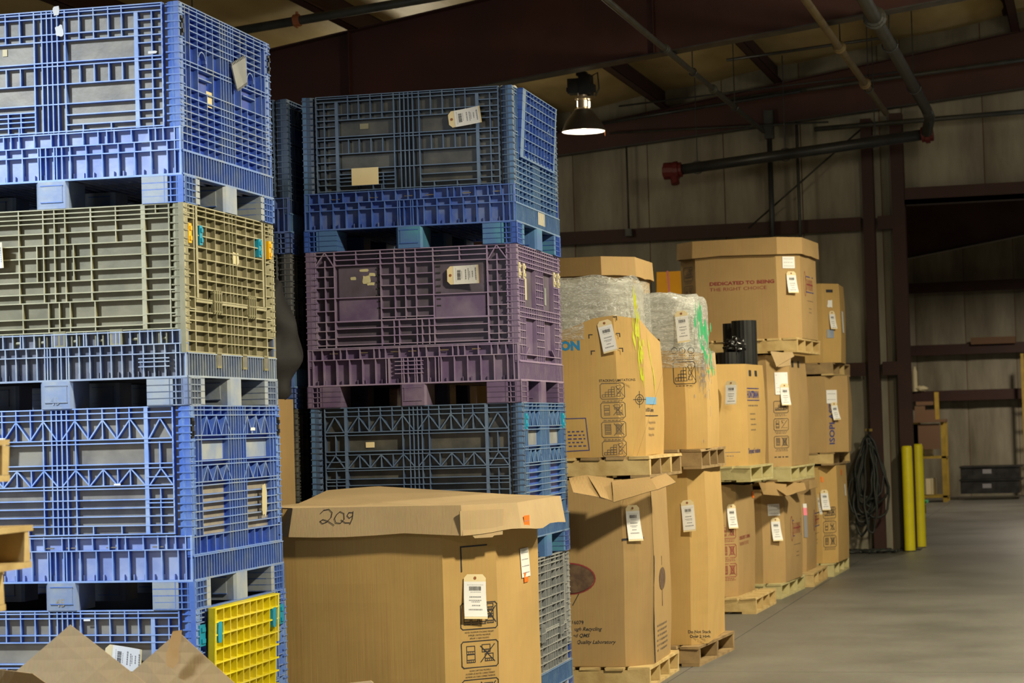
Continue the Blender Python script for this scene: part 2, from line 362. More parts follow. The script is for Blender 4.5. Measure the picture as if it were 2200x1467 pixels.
def front_C():
    E = .535
    H = [(v, -E, E) for v in (.003, .022, .042, .062)] + [(v, -.41, .41) for v in (.106, .157, .212, .27, .315, .367, .405, .475, .515, .535)]
    H += mirh([(v, .42, .6) for v in (.115, .165, .22, .275, .32, .37, .41, .47, .51, .535)])
    Vv = [(-.163, 0, .405), (-.049, 0, .405), (.003, 0, .405), (.053, 0, .405), (.172, 0, .405, .007), (.09, .157, .315), (-.08, .157, .315), (.287, 0, .157), (-.29, 0, .405),
          (-.15, .405, .537), (-.03, .405, .537), (.02, .405, .537), (.07, .405, .537), (.185, .405, .537), (-.29, .405, .537)]
    Vv += mir([(.412, .0, .537, .02), (.53, 0, .537, .006), (.555, 0, .537, .006), (.582, 0, .537, .018), (.47, 0, .045)])
    return H, Vv, []
def front_D():
    E = .6
    H = [(v, -E, E) for v in (.003, .022)] + [(v, -.43, .43) for v in (.05, .08)] + [(.52, -E, E), (.536, -E, E)]
    H += [(v, -.17, .13) for v in (.14, .2, .26, .325, .375)] + [(.39, -.43, .43, .008)] + [(v, -.43, .43) for v in (.43, .475)]
    H += [(.26, -.43, -.17), (.26, .13, .43)]
    H += mirh([(v, .43, .6) for v in (.085, .14, .2, .26, .33, .39, .44, .485)])
    Vv = [(u, .0, .385) for u in (-.09, -.03, .03)] + [(-.17, 0, .53, .006), (.13, 0, .53, .006), (-.31, 0, .08), (.28, 0, .08)]
    Vv += [(u, .39, .53) for u in (-.10, -.07, .03, .06, .1)]
    Vv += mir([(.435, 0, .536, .008), (.49, .05, .536), (.545, 0, .536, .008), (.583, 0, .536, .012)])
    D = []
    for s in (1, -1): D += [(s*.44, .08, s*.49, .004), (s*.49, .004, s*.545, .08)]
    return H, Vv, D
def side_A():
    H = [(v, -.57, .57) for v in (.003, .016, .035, .165, .245, .262, .36, .40, .432, .465, .498, .53, .563, .598, .635)]
    H += [(v, -.45, .45) for v in (.055, .08, .108, .136)] + mirh([(.30, .2, .36)])
    Vv = mir([(u, 0, .635) for u in (.017, .05, .083, .175, .36, .45, .50)])+mir([(.255, 0, .262), (.255, .36, .635), (.57, 0, .635)])
    D = []
    for s in (1, -1):
        for cv in (.205,):
            P = [(s*.305+.045*math.cos(q*PI/8), cv+.02-.045*math.sin(q*PI/8)) for q in range(9)]
            D += [(P[k][0], P[k][1], P[k+1][0], P[k+1][1]) for k in range(8)]
    return H, Vv, D
def side_B():
    H = [(v, -.57, .57) for v in (.003, .02, .043, .13, .148, .24, .258, .33, .345, .385, .42, .455, .49, .525, .56, .635)]
    Vv = mir([(u, 0, .635) for u in (.017, .045, .08, .11, .48, .52, .57)]) + mir([(u, 0, .045) for u in (.2, .3, .4)]) + mir([(u, .56, .635) for u in (.2, .3, .4)]) + mir([(.44, .0, .56)])
    D = []
    for a, b in ((.046, .129), (.26, .329)): D += zig(-.43, -.08, 3, a, b)+zig(.08, .43, 3, a, b)
    for k in range(3):
        for s in (1, -1): Vv += [(s*(.08+.117*(k+.5)), .046, .129), (s*(.08+.117*(k+.5)), .26, .329)]
    return H, Vv, D
def side_C():
    H = [(v, -.57, -.45) for v in (.02, .04, .06, .19, .245, .30, .35, .40, .45)] + [(v, .45, .57) for v in (.02, .04, .06, .19, .245, .30, .35, .40, .45)]
    H += [(.003, -.57, .57)]
    H += [(v, -.42, .42) for v in (.02, .045, .085, .13, .18, .23, .28, .32, .36)] + [(.415, -.45, .45, .01), (.405, -.45, .45, .006)]
    H += [(v, -.57, .57) for v in (.46, .50, .545, .59, .635)]
    Vv = mir([(.568, 0, .64, .02), (.46, 0, .64, .01), (.425, 0, .40, .022), (.51, 0, .06), (.53, 0, .06)])
    Vv += mir([(u, 0, .635) for u in (.31, .2)]) + [(u, 0, .635) for u in (-.08, -.02, .02, .07)] + [(.13, .3, .635)]
    return H, Vv, []
def side_D():
    H = [(v, -.57, .57) for v in (.003, .02, .04, .065, .09, .115, .34, .37, .395, .60, .635)]
    H += [(v, a, b) for v in (.15, .19, .23, .27, .31, .43, .47, .51, .55) for a, b in ((-.57, -.38), (-.1, .1), (.38, .57))]
    Vv = mir([(u, 0, .635) for u in (.57, .52, .47, .42, .38, .10, .05)]) + [(0, 0, .635)] + mir([(u, 0, .12) for u in (.16, .22, .28, .33)]) + mir([(u, .34, .4) for u in (.16, .22, .28, .33)])
    D = [(-.38, .60, -.30, .56), (.38, .60, .30, .56), (-.57, .40, -.47, .60), (.57, .40, .47, .60)]
    return H, Vv, D
FRONTS = dict(A=(front_A, .537), B=(front_B, .55), C=(front_C, .54), D=(front_D, .54))
SIDES = dict(A=side_A, B=side_B, C=side_C, D=side_D)

def wall_mesh(kind, spec, width, hgt, m_rib, m_back, d=.028):
    """local frame: centred in x, face plane y=0 looking to -y, top at z=BH"""
    mb = MB(); fr = Fr((0, 0, BH), (1, 0, 0), (0, 0, -1), (0, -1, 0))
    H, Vv, D = spec()
    ribs(mb, fr, H, Vv, D, d=d)
    hw = width/2
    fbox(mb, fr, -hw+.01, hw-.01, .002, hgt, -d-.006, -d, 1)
    if kind == 'corner':          # rounded corner posts with nubs
        for s in (1, -1):
            mb.tube([fr.p(s*(hw-.031), .001, -.031), fr.p(s*(hw-.031), hgt, -.031)], .033, 10, 0)
            k = 0
            v = .02
            while v < hgt-.02:
                a = s*(hw-.062); fbox(mb, fr, min(a, s*(hw+.0035)), max(a, s*(hw+.0035)), v-.003, v+.003, -.05, .0035, 0); v += .036 if k % 2 else .030; k += 1
    return mb.data('wall_panel', [m_rib, m_back, edge(m_rib)])
def skirt_front_mesh(kind, m_rib, m_back, z0):
    mb = MB(); fr = Fr((0, 0, BH), (1, 0, 0), (0, 0, -1), (0, -1, 0)); hw = BW/2
    t0 = z0; t1 = .745; r1 = t0+.06; r2 = t0+.10
    fbox(mb, fr, -hw+.01, hw-.01, t0, t1, -.036, -.03, 1)
    H = [(t0+.004, -hw, hw), (r1, -hw, hw), (t1-.003, -hw, hw, .008)]
    us = [(-.52+.0745*k) for k in range(15)] if kind != 'C' else [(-.54+.049*k) for k in range(23)]
    Vv = []
    for k, u in enumerate(us):
        j = rnd.uniform(-.006, .006)
        Vv += [(u+j, t0, r1), (u+.012, r1, t1)]
        if k % 3 == 1: Vv += [(u+.035, t0, r1)]
    Vv += mir([(.025, r1, t1), (.05, r1, t1), (.57, t0, t1), (.595, t0, t1, .008)])
    if kind in 'AC': H += [(r2, -hw, hw)]
    if kind == 'C': H += [(r2+.02, .38, .52), (r2+.055, .38, .52), (r2+.035, .38, .52)]
    if kind == 'D': H += [(r1+.02+.022*k, -.10, .06) for k in range(4)]; Vv += mir([(.13, r1, t1), (.15, r1, t1)])
    ribs(mb, fr, H, Vv, [], d=.032)
    return mb.data('base_skirt', [m_rib, m_back, edge(m_rib)])
def skirt_side_mesh(kind, m_rib, m_back):
    mb = MB(); fr = Fr((0, 0, BH), (1, 0, 0), (0, 0, -1), (0, -1, 0)); hw = BD/2
    fbox(mb, fr, -hw+.01, hw-.01, .637, .745, -.036, -.03, 1)
    ribs(mb, fr, [(.641, -hw, hw), (.741, -hw, hw, .008)], [(-.56+.032*k, .64, .742) for k in range(36)], [], d=.03)
    return mb.data('base_skirt', [m_rib, m_back, edge(m_rib)])
def foot_mesh(cx, cy, sx, sy, corner, m_rib, m_back):
    mb = MB(); z1 = BH-.745; z1 = .1186
    x0, x1, y0, y1 = cx-sx/2, cx+sx/2, cy-sy/2, cy+sy/2
    if not corner:
        t = .012
        mb.prism([(x0+t, y0, 0), (x1-t, y0, 0), (x1, y0+t, 0), (x1, y1-t, 0), (x1-t, y1, 0), (x0+t, y1, 0), (x0, y1-t, 0), (x0, y0+t, 0)], (0, 0, z1), 1)
        mb.abox(cx-.05, cx+.05, y0-.003, y0, .03, .1, 1)
        for z in (.028, .1): mb.abox(cx-.052, cx+.052, y0-.005, y0, z-.002, z+.002, 0)
    else:
        sxn = 1 if cx > 0 else -1; syn = 1 if cy > 0 else -1
        ox = x1 if sxn > 0 else x0; oy = y1 if syn > 0 else y0
        d = .026
        mb.abox(min(ox-sxn*d, cx-sxn*sx/2), max(ox-sxn*d, cx-sxn*sx/2), min(oy-syn*d, cy-syn*sy/2), max(oy-syn*d, cy-syn*sy/2), 0, z1, 1)
        mb.abox(min(cx-sxn*sx/2, cx+sxn*sx*.12), max(cx-sxn*sx/2, cx+sxn*sx*.12), min(oy, oy-syn*d), max(oy, oy-syn*d), 0, z1, 1)
        mb.abox(min(ox, ox-sxn*d), max(ox, ox-sxn*d), min(cy-syn*sy/2, cy-syn*sy*.25), max(cy-syn*sy/2, cy-syn*sy*.25), 0, z1, 1)
        for k in range(5):
            z = k*(z1-.005)/4
            mb.abox(x0, x1, y0, y1, z, z+.005, 0)
        for k in range(4):
            a = ox-sxn*k*.028; b = oy-syn*k*.034
            mb.abox(min(a, a-sxn*.005), max(a, a-sxn*.005), min(oy, oy-syn*d), max(oy, oy-syn*d), 0, z1, 0)
            mb.abox(min(ox, ox-sxn*d), max(ox, ox-sxn*d), min(b, b-syn*.005), max(b, b-syn*.005), 0, z1, 0)
    return mb.data('foot', [m_rib, m_back])
_cache = {}
def cached(key, fn):
    if key not in _cache: _cache[key] = fn()
    return _cache[key]
def bin_(loc, rz, fk, sk, c, label, skirt=None, group='collapsible bulk bins stacked four high'):
    """c = dict(rib, back, srib, sback, skirt_rib, skirt_back, foot)"""
    root = empty('bulk_bin', loc, rz, label=label, cat='bin', group=group)
    fn, hv = FRONTS[fk]
    fm = cached(('f', fk, c['rib'], c['back']), lambda: wall_mesh('corner', fn, BW, hv, c['rib'], c['back']))
    sm = cached(('s', sk, c['srib'], c['sback']), lambda: wall_mesh('', SIDES[sk], BD-.004, .64, c['srib'], c['sback'], .024))
    o = inst('front_wall', fm, root); o.location = (0, -BD/2, 0)
    o = inst('back_wall', fm, root); o.location = (0, BD/2, 0); o.rotation_euler.z = PI
    o = inst('side_wall', sm, root); o.location = (BW/2, 0, 0); o.rotation_euler.z = PI/2
    o = inst('side_wall', sm, root); o.location = (-BW/2, 0, 0); o.rotation_euler.z = -PI/2
    kf = cached(('kf', fk, c['skr'], c['skb']), lambda: skirt_front_mesh(fk, c['skr'], c['skb'], hv))
    ks = cached(('ks', c['ssr'], c['ssb']), lambda: skirt_side_mesh(fk, c['ssr'], c['ssb']))
    lo = .006
    o = inst('base_skirt', kf, root); o.location = (0, -BD/2-lo, 0)
    o = inst('base_skirt', kf, root); o.location = (0, BD/2+lo, 0); o.rotation_euler.z = PI
    o = inst('base_skirt', ks, root); o.location = (BW/2+lo, 0, 0); o.rotation_euler.z = PI/2
    o = inst('base_skirt', ks, root); o.location = (-BW/2-lo, 0, 0); o.rotation_euler.z = -PI/2
    def deck():
        mb = MB(); mb.abox(-BW/2+.03, BW/2-.03, -BD/2+.03, BD/2-.03, .15, .158)
        k = -BW/2+.05
        while k < BW/2-.04: mb.abox(k, k+.005, -BD/2+.012, BD/2-.012, .120, .15); k += .046
        for y in (-.3, -.1, .1, .3): mb.abox(-BW/2+.03, BW/2-.03, y, y+.005, .128, .15)
        return mb.data('deck', [c['skb']])
    inst('deck', cached(('deck', c['skb']), deck), root)
    def rim():   # smooth inner lining below which the walls end
        mb = MB(); i = .034
        for s in (1, -1):
            mb.abox(-BW/2+i, BW/2-i, s*(BD/2-i)-.002, s*(BD/2-i)+.002, .16, BH-.004)
            mb.abox(s*(BW/2-i)-.002, s*(BW/2-i)+.002, -BD/2+i, BD/2-i, .16, BH-.004)
        return mb.data('lining', ['dark_inside'])
    inst('lining', cached('rim', rim), root)
    for cx in (-1, 0, 1):
        for cy in (-1, 0, 1):
            corner = cx and cy
            sx = .19 if cx else .15; sy = .19 if cy else .16
            px = cx*(BW/2+lo-sx/2); py = cy*(BD/2+lo-sy/2)
            me = cached(('foot', cx, cy, c['skr'], c['foot']), lambda: foot_mesh(px, py, sx, sy, corner, c['skr'], c['foot']))
            inst('foot', me, root)
    return root
def face_f(dy=0.0): return Fr((0, -BD/2+dy, BH), (1, 0, 0), (0, 0, -1), (0, -1, 0))
def face_s(dx=0.0): return Fr((BW/2+dx, 0, BH), (0, 1, 0), (0, 0, -1), (1, 0, 0))
def hinge_pins(root, us, v=.598):
    for u in us:
        mb = MB(); fr = face_f(); mb.tube([fr.p(u-.024, v, -.008), fr.p(u+.024, v, -.008)], .0035, 6); mb.build('hinge_pin', 'pin', root, label='short metal hinge pin')
def latch(root, fr, u, v, m, name='latch', w_=.036, h_=.085, lab=None):
    mb = MB(); fbox(mb, fr, u-w_/2, u+w_/2, v, v+h_, -.02, .004); fbox(mb, fr, u-w_/4, u+w_/3, v+.012, v+.03, .004, .010); fbox(mb, fr, u-w_/4, u+w_/3, v+h_-.03, v+h_-.012, .004, .010)
    mb.build(name, m, root, label=lab)

# text & print helpers
def text(s, size, fr, u, v, mat, parent, name='printed_lettering', bold=0.0, sx=1.0, shear=0.0, n=.0012, fn=None, align='LEFT', rot=0, spacing=1.0, label=None):
    cu = bpy.data.curves.new('lettering', 'FONT'); cu.body = s; cu.size = size; cu.offset = bold; cu.shear = shear; cu.align_x = align; cu.resolution_u = 2; cu.space_character = spacing
    t = bpy.data.objects.new('tmp', cu); col.objects.link(t)
    dg = bpy.context.evaluated_depsgraph_get(); me = bpy.data.meshes.new_from_object(t.evaluated_get(dg))
    bpy.data.objects.remove(t); bpy.data.curves.remove(cu)
    c, s_ = math.cos(rot), math.sin(rot)
    for vt in me.vertices:
        x, y = vt.co.x*sx, vt.co.y
        P = fr.p(u+x*c-y*s_, v-(x*s_+y*c), n)
        vt.co = fn(P) if fn else P
    me.materials.clear(); me.materials.append(M[mat]); me.name = name
    o = bpy.data.objects.new(name, me); o.parent = parent; col.objects.link(o); return tag(o, label=label)
def stroke(mb, fr, pts, t, n=.0012, fn=None):
    for a, b in zip(pts, pts[1:]):
        A = V3((a[0], a[1], 0)); B = V3((b[0], b[1], 0)); d = (B-A)
        if d.length < 1e-6: continue
        e = d.normalized()*t/2; s = V3((-d.y, d.x, 0)).normalized()*t/2
        q = [A-e-s, B+e-s, B+e+s, A-e+s]
        P = [fr.p(p.x, p.y, n) for p in q]; mb.poly([fn(p) if fn else p for p in P])
def rectl(u, v, w_, h_): return [(u, v), (u+w_, v), (u+w_, v+h_), (u, v+h_), (u, v)]
def textlines(mb, fr, u, v, w_, rows, dh, fn=None, t=.006, dens=.75):
    for r in range(rows):
        x = u+rnd.uniform(0, .1)*w_; e = u+w_*rnd.uniform(.85, 1)
        while x < e:
            l = rnd.uniform(.006, .02)*(w_/.15)
            stroke(mb, fr, [(x, v+r*dh), (min(x+l, e), v+r*dh)], t, fn=fn); x += l+t*2.4
def icon_box(root, fr, u, v, w_, h_, kind, mat, fn=None):
    mb = MB(); t = .0035
    r = .01
    stroke(mb, fr, [(u+r, v), (u+w_-r, v), (u+w_, v+r), (u+w_, v+h_-r), (u+w_-r, v+h_), (u+r, v+h_), (u, v+h_-r), (u, v+r), (u+r, v)], .005, fn=fn)
    def crate(x, y, a, b):
        stroke(mb, fr, rectl(x, y, a, b), t, fn=fn); stroke(mb, fr, [(x, y+b-.012), (x+a, y+b-.012)], t, fn=fn)
        for q in (.25, .5, .75): stroke(mb, fr, [(x+a*q, y+b-.012), (x+a*q, y+b)], t*.8, fn=fn)
    if kind == 0:
        s = w_*.17
        for k, n_ in enumerate((1, 2, 3)):
            for j in range(n_): crate(u+.04*w_+k*s*1.25+.01, v+h_-.02-(j+1)*h_*.24, s, h_*.22)
        for j in range(3): crate(u+w_-s-.02, v+h_-.02-(j+1)*h_*.26, s, h_*.22)
        stroke(mb, fr, [(u+w_-s-.03, v+.02), (u+w_-.008, v+h_-.03)], t*1.4, fn=fn); stroke(mb, fr, [(u+w_-.008, v+.02), (u+w_-s-.03, v+h_-.03)], t*1.4, fn=fn)
    elif kind == 1:
        s = w_*.22
        crate(u+w_*.14, v+h_*.18, s, h_*.3); crate(u+w_*.14, v+h_*.5, s, h_*.3)
        crate(u+w_*.56, v+h_*.15, s, h_*.28); crate(u+w_*.64, v+h_*.5, s, h_*.28)
        stroke(mb, fr, [(u+w_*.52, v+h_*.2), (u+w_*.9, v+h_*.8)], t*1.4, fn=fn); stroke(mb, fr, [(u+w_*.9, v+h_*.15), (u+w_*.52, v+h_*.8)], t*1.4, fn=fn)
    elif kind == 2:
        s = w_*.24
        for x in (.14, .6):
            crate(u+w_*x, v+h_*.16, s, h_*.62)
            for k in range(4): stroke(mb, fr, [(u+w_*x+.004, v+h_*(.24+.1*k)), (u+w_*x+s-.004, v+h_*(.24+.1*k))], t*1.6, fn=fn)
        stroke(mb, fr, [(u+w_*.52, v+h_*.12), (u+w_*.92, v+h_*.85)], t*1.4, fn=fn); stroke(mb, fr, [(u+w_*.92, v+h_*.12), (u+w_*.52, v+h_*.85)], t*1.4, fn=fn)
    elif kind == 3:
        for k in range(4):
            for j in range(k+1): stroke(mb, fr, rectl(u+w_*(.08+.13*k), v+h_*(.72-.16*j), w_*.12, h_*.15), t, fn=fn)
        x = u+w_*.78
        for j in range(3): stroke(mb, fr, rectl(x-.012, v+h_*(.15+.25*j), w_*.14, h_*.18), t, fn=fn)
        stroke(mb, fr, [(x-.02, v+h_*.2), (x+.03, v+h_*.85)], t, fn=fn); stroke(mb, fr, [(x+.03, v+h_*.2), (x-.02, v+h_*.85)], t, fn=fn)
    return mb.build('printed_symbol', mat, root)
def hang_tag(fr, u, v, label, w_=.105, h_=.21, rot=0.0, curl=.03, fn=None, rootm=None, group='hanging shipping tags', full=True, horiz=False, n0=.006):
    """paper shipping tag; fr world frame, (u,v) top middle; curls outwards at its lower end"""
    c, s_ = math.cos(rot), math.sin(rot)
    o3 = fr.p(u, v, n0); U = fr.u*c+fr.v*s_; W = fr.v*c-fr.u*s_
    root = empty('shipping_tag', o3, 0, label=label, cat='tag', group=group)
    def q(a, b, n=0.0):
        k = b/h_; bend = curl*k*k*(1+.25*math.sin(a*20)); return U*a+W*b+fr.n*(bend+n)
    def pch(name, a0, a1, b0, b1, n, m, nseg=6, th=0.0):
        mb = MB(); mb.grid(lambda s, t: q(a0+(a1-a0)*s, b1+(b0-b1)*t, n), 2, nseg); return mb.build(name, m, root)
    mb = MB(); cc = .018
    mb.poly([q(-w_/2+cc, 0), q(-w_/2, cc), q(w_/2, cc), q(w_/2-cc, 0)]); mb.grid(lambda s, t: q((s-.5)*w_, h_+(cc-h_)*t), 2, 8)
    mb.grid(lambda s, t: q((s-.5)*w_, h_+(cc-h_)*t, -.0012), 2, 8)
    mb.build('tag_card', 'manila', root)
    pch('paper_label', -w_/2, w_/2, .035, h_*.95, .001, 'paper')
    mb = MB(); p = [q(.008*math.cos(k*PI/4), .018+.008*math.sin(k*PI/4), .0015) for k in range(8)]; mb.poly(p); mb.build('eyelet', 'eyelet', root)
    mb = MB(); x = -w_*.26
    while x < w_*.26:
        l = rnd.choice((.0012, .002, .003)); mb.poly([q(x, .078, .002), q(x+l, .078, .002), q(x+l, .058, .002), q(x, .058, .002)]); x += l+rnd.choice((.0015, .002))
    mb.build('barcode', 'ink', root)
    if full:
        mb = MB()
        for b, wd, th in ((.05, .7, .0012), (.084, .4, .002), (.105, .5, .006), (.122, .55, .004), (.13, .35, .003), (.146, .3, .005), (.165, .6, .006)):
            if b < h_*.93:
                x = -w_*wd/2
                while x < w_*wd/2:
                    l = rnd.uniform(.004, .009); mb.poly([q(x, b+th, .002), q(x+l, b+th, .002), q(x+l, b, .002), q(x, b, .002)]); x += l+.0025
        mb.build('printed_lines', 'ink_grey', root, kind='stuff')
    return root
def sticker(fr, u, v, w_, h_, m, parent, name='sticker', n=.003, lines=0, fn=None, label=None, rot=0.0, ragged=False):
    c, s_ = math.cos(rot), math.sin(rot)
    def P(a, b, nn): p = fr.p(u+a*c-b*s_, v+a*s_+b*c, nn); return fn(p) if fn else p
    mb = MB()
    if ragged:
        pts = []
        for k in range(14):
            q = 2*PI*k/14; rr = rnd.uniform(.72, 1.05); pts.append(P(w_/2+w_/2*rr*max(-1, min(1, 1.3*math.cos(q))), h_/2+h_/2*rr*max(-1, min(1, 1.3*math.sin(q))), n))
        mb.poly(pts[::-1])
    else: mb.box(P(0, h_, n), P(w_, h_, n)-P(0, h_, n), P(0, 0, n)-P(0, h_, n), fr.n*.001)
    o = mb.build(name, m, parent, label=label)
    if lines:
        mb = MB()
        for k in range(lines):
            b = h_*(k+.6)/(lines+.3); x = w_*.1
            while x < w_*.85:
                l = rnd.uniform(.006, .02); mb.poly([P(x, b+.004, n+.0016), P(min(w_*.9, x+l), b+.004, n+.0016), P(min(w_*.9, x+l), b, n+.0016), P(x, b, n+.0016)]); x += l+.006
        mb.build('printed_lines', 'ink_grey', o, kind='stuff')
    return o
def wfr(root_loc, rz, fr):
    R = Matrix.Rotation(rz, 3, 'Z'); return Fr(V3(root_loc)+R @ fr.o, R @ fr.u, R @ fr.v, R @ fr.n)

# ---------------------------------------------------------------- pallets
def pallet(loc, rz, label, w_=1.2, d=1.0, mat='wood', ns=4, h=.13, seed=0, group='wooden pallets under the cartons', back=None):
    """loc = front right corner on the ground; stringers run along x, deck boards along y"""
    r = random.Random(seed)
    root = empty('wooden_pallet', loc, rz, label=label, cat='pallet', group=group)
    def board(name, x0, x1, y0, y1, z0, z1):
        def mk():
            mb = MB(); j = .004; o = [V3((r.uniform(-j, j), r.uniform(-j, j), r.uniform(-j/2, j/2))) for _ in range(8)]
            mb.abox(x0, x1, y0, y1, z0, z1)
            for k in range(8): mb.v[k] += o[k]*(0 if (name == 'stringer' or z0 < .02) and mb.v[k].z < .03 else 1)
            return mb.data(name, [mat if r.random() > .25 or not back else back])
        inst(name, mk(), root)
    t = .017; zt = h-t
    for k in range(ns):
        y = .005+(d-.05)*k/(ns-1); board('stringer', -w_, 0, y, y+.038, t+.001, zt-.001)
    n = 8
    for k in range(n):
        wd = .115 if k not in (0, n-1) else .13
        x = -w_+(w_-wd)*k/(n-1); board('deck_board', x, x+wd, r.uniform(-.012, .004), d+r.uniform(-.004, .012), zt, h)
    for k in range(5):
        x = -w_+(w_-.12)*k/4; board('bottom_board', x, x+.12, 0, d, 0, t)
    return root

# ---------------------------------------------------------------- cartons
class Carton:
    """octagonal bulk carton; origin at the middle of its base"""
    def __init__(s, loc, rz, W, D, c, h, label, mat='card', lid=0.0, bulge=.012, lean=(0, 0), seed=1, top=None, group='octagonal bulk cartons', wave=.006, cat='carton', name='bulk_carton', cr=None, box_bottom=True, lip=.05, flare=.015, lidh=.13, lidwarp=0.0, lidoff=0.0):
        s.W, s.D, s.c, s.h, s.loc, s.rz = W, D, c, h, V3(loc), rz
        s.bulge, s.lean, s.seed, s.wave = bulge, lean, seed, wave
        s.root = empty(name, loc, rz, label=label, cat=cat, group=group)
        w2, d2 = W/2, D/2
        s.oct = [(-w2+c, -d2), (w2-c, -d2), (w2, -d2+c), (w2, d2-c), (w2-c, d2), (-w2+c, d2), (-w2, d2-c), (-w2, -d2+c)]
        s.mat = mat
        mb = MB(); nv = 12
        for k in range(8):
            a, b = V3((*s.oct[k], 0)), V3((*s.oct[(k+1) % 8], 0)); nu = max(2, int((b-a).length/.12))
            tp = top if top else (lambda kk, t: h)
            for th, flip in ((0, False), (.008, True)):
                def fn(u, v, a=a, b=b, k=k, th=th):
                    p = a.lerp(b, u); q = p*(1-th/(.55)); z = v*tp(k, u); return s.f(V3((q.x, q.y, z)))
                if flip: mb.grid(lambda u, v, fn=fn: fn(1-u, v), nu, nv, 0)
                else: mb.grid(fn, nu, nv, 0)
            mb.grid(lambda u, v, a=a, b=b, k=k: s.f(V3((*(a.lerp(b, u)*(1-v*.0145)).xy, tp(k, u)))), nu, 1, 1)
        if box_bottom: mb.poly([s.f(V3((x, y, .004))) for x, y in s.oct][::-1])
        mb.build('carton_body', [mat, 'card_edge'], s.root)
        if lid:
            mb = MB(); L = lip; zt = h+.006
            def ring(e, z, wv=0.0):
                out = []
                for k in range(8):
                    a, b = V3((*s.oct[k], 0)), V3((*s.oct[(k+1) % 8], 0)); n = 6
                    for i in range(n):
                        p = a.lerp(b, i/n); sc_ = 1+e/(.58); q = s.f(V3((p.x*sc_, p.y*sc_, z)))
                        q.x += lidoff; q.z += lidwarp*max(0, p.y/d2)*max(0, -p.x/w2+.6)
                        q.z += wv*(noise.noise(V3((p.x*4, p.y*4, seed)))); out.append(q)
                return out
            top_ = ring(L*.55, zt); bot = ring(L*.55+flare, zt-lidh, .025 if lidwarp else .015); n = len(top_); i = len(mb.v); mb.v += top_+bot
            for k in range(n): mb.f.append((i+k, i+n+k, i+n+(k+1) % n, i+(k+1) % n)); mb.m.append(0)
            ib = ring(L*.55+flare-.008, zt-lidh, .025 if lidwarp else .015); it = ring(L*.55-.008, zt-.008); j = len(mb.v); mb.v += ib+it
            for k in range(n): mb.f.append((i+n+k, j+k, j+(k+1) % n, i+n+(k+1) % n)); mb.m.append(1)
            for k in range(n): mb.f.append((j+k, j+n+k, j+n+(k+1) % n, j+(k+1) % n)); mb.m.append(0)
            # top as fan with slight sag
            cidx = len(mb.v); cz = sum(p.z for p in top_)/n
            rings = [[V3((p.x*q, p.y*q, p.z*(q)+ (cz-.02-lidwarp*.4)*(1-q)+.0)) for p in top_] for q in (.93, .6, .3)]
            prev = i
            for rg in rings:
                b0 = len(mb.v); mb.v += rg
                for k in range(n): mb.f.append((prev+k, prev+(k+1) % n, b0+(k+1) % n, b0+k)); mb.m.append(0)
                prev = b0
            mb.f.append(tuple(prev+k for k in range(n))); mb.m.append(0)
            s.lid = mb.build('lid', [lid if isinstance(lid, str) else mat, 'card_edge'], s.root)
    def f(s, p):
        k = max(0, min(1, p.z/s.h)); r = 1+s.bulge*math.sin(PI*k)/.6
        nz = noise.noise(V3((p.x*2.3, p.y*2.3, p.z*2.1+s.seed*9)))*s.wave*2 + noise.noise(V3((p.x*6, p.y*6, p.z*5+s.seed*5)))*s.wave*.6
        d = V3((p.x, p.y, 0)); d = d.normalized() if d.length > 1e-6 else d
        return V3((p.x*r+s.lean[0]*k, p.y*r+s.lean[1]*k, p.z))+d*nz
    def face(s, k):
        a, b = V3((*s.oct[k], 0)), V3((*s.oct[(k+1) % 8], 0)); u = (b-a).normalized(); n = V3((u.y, -u.x, 0))
        fr = Fr(V3((a.x, a.y, s.h)), u, (0, 0, -1), n); fr.w = (b-a).length; return fr
    front = property(lambda s: s.face(0)); cham = property(lambda s: s.face(1)); right = property(lambda s: s.face(2)); lcham = property(lambda s: s.face(7))
    def wf(s, k): return wfr(s.loc, s.rz, s.face(k))
    def icons(s, k, u, v, w_, h_, kinds, mat, gap=.05, lines=2, caps=None):
        fr = s.face(k)
        for i, kd in enumerate(kinds):
            icon_box(s.root, fr, u, v+i*(h_+gap), w_, h_, kd, mat, s.f)
            if caps and caps[i]:
                for j, ln in enumerate(caps[i]): text(ln, .0118, fr, u+w_/2, v+i*(h_+gap)+h_+.019+.0145*j, mat, s.root, fn=s.f, align='CENTER', sx=.78)
            elif lines:
                mb = MB(); textlines(mb, fr, u+.01, v+i*(h_+gap)+h_+.013, w_-.02, lines, .013, s.f, .0045); mb.build('printed_caption', mat, s.root)
    def text(s, k, st, size, u, v, mat, **kw): return text(st, size, s.face(k), u, v, mat, s.root, fn=s.f, **kw)
    def tag(s, k, u, v, label, **kw):
        fr = s.wf(k); R = Matrix.Rotation(s.rz, 3, 'Z'); P = s.f(s.face(k).p(u, v, 0)); base = V3(s.loc)+R @ P
        f2 = Fr(base, fr.u, fr.v, fr.n); return hang_tag(f2, 0, 0, label, n0=.01, **kw)
    def stick(s, k, u, v, w_, h_, m, **kw): return sticker(s.face(k), u, v, w_, h_, m, s.root, fn=s.f, n=.004, **kw)

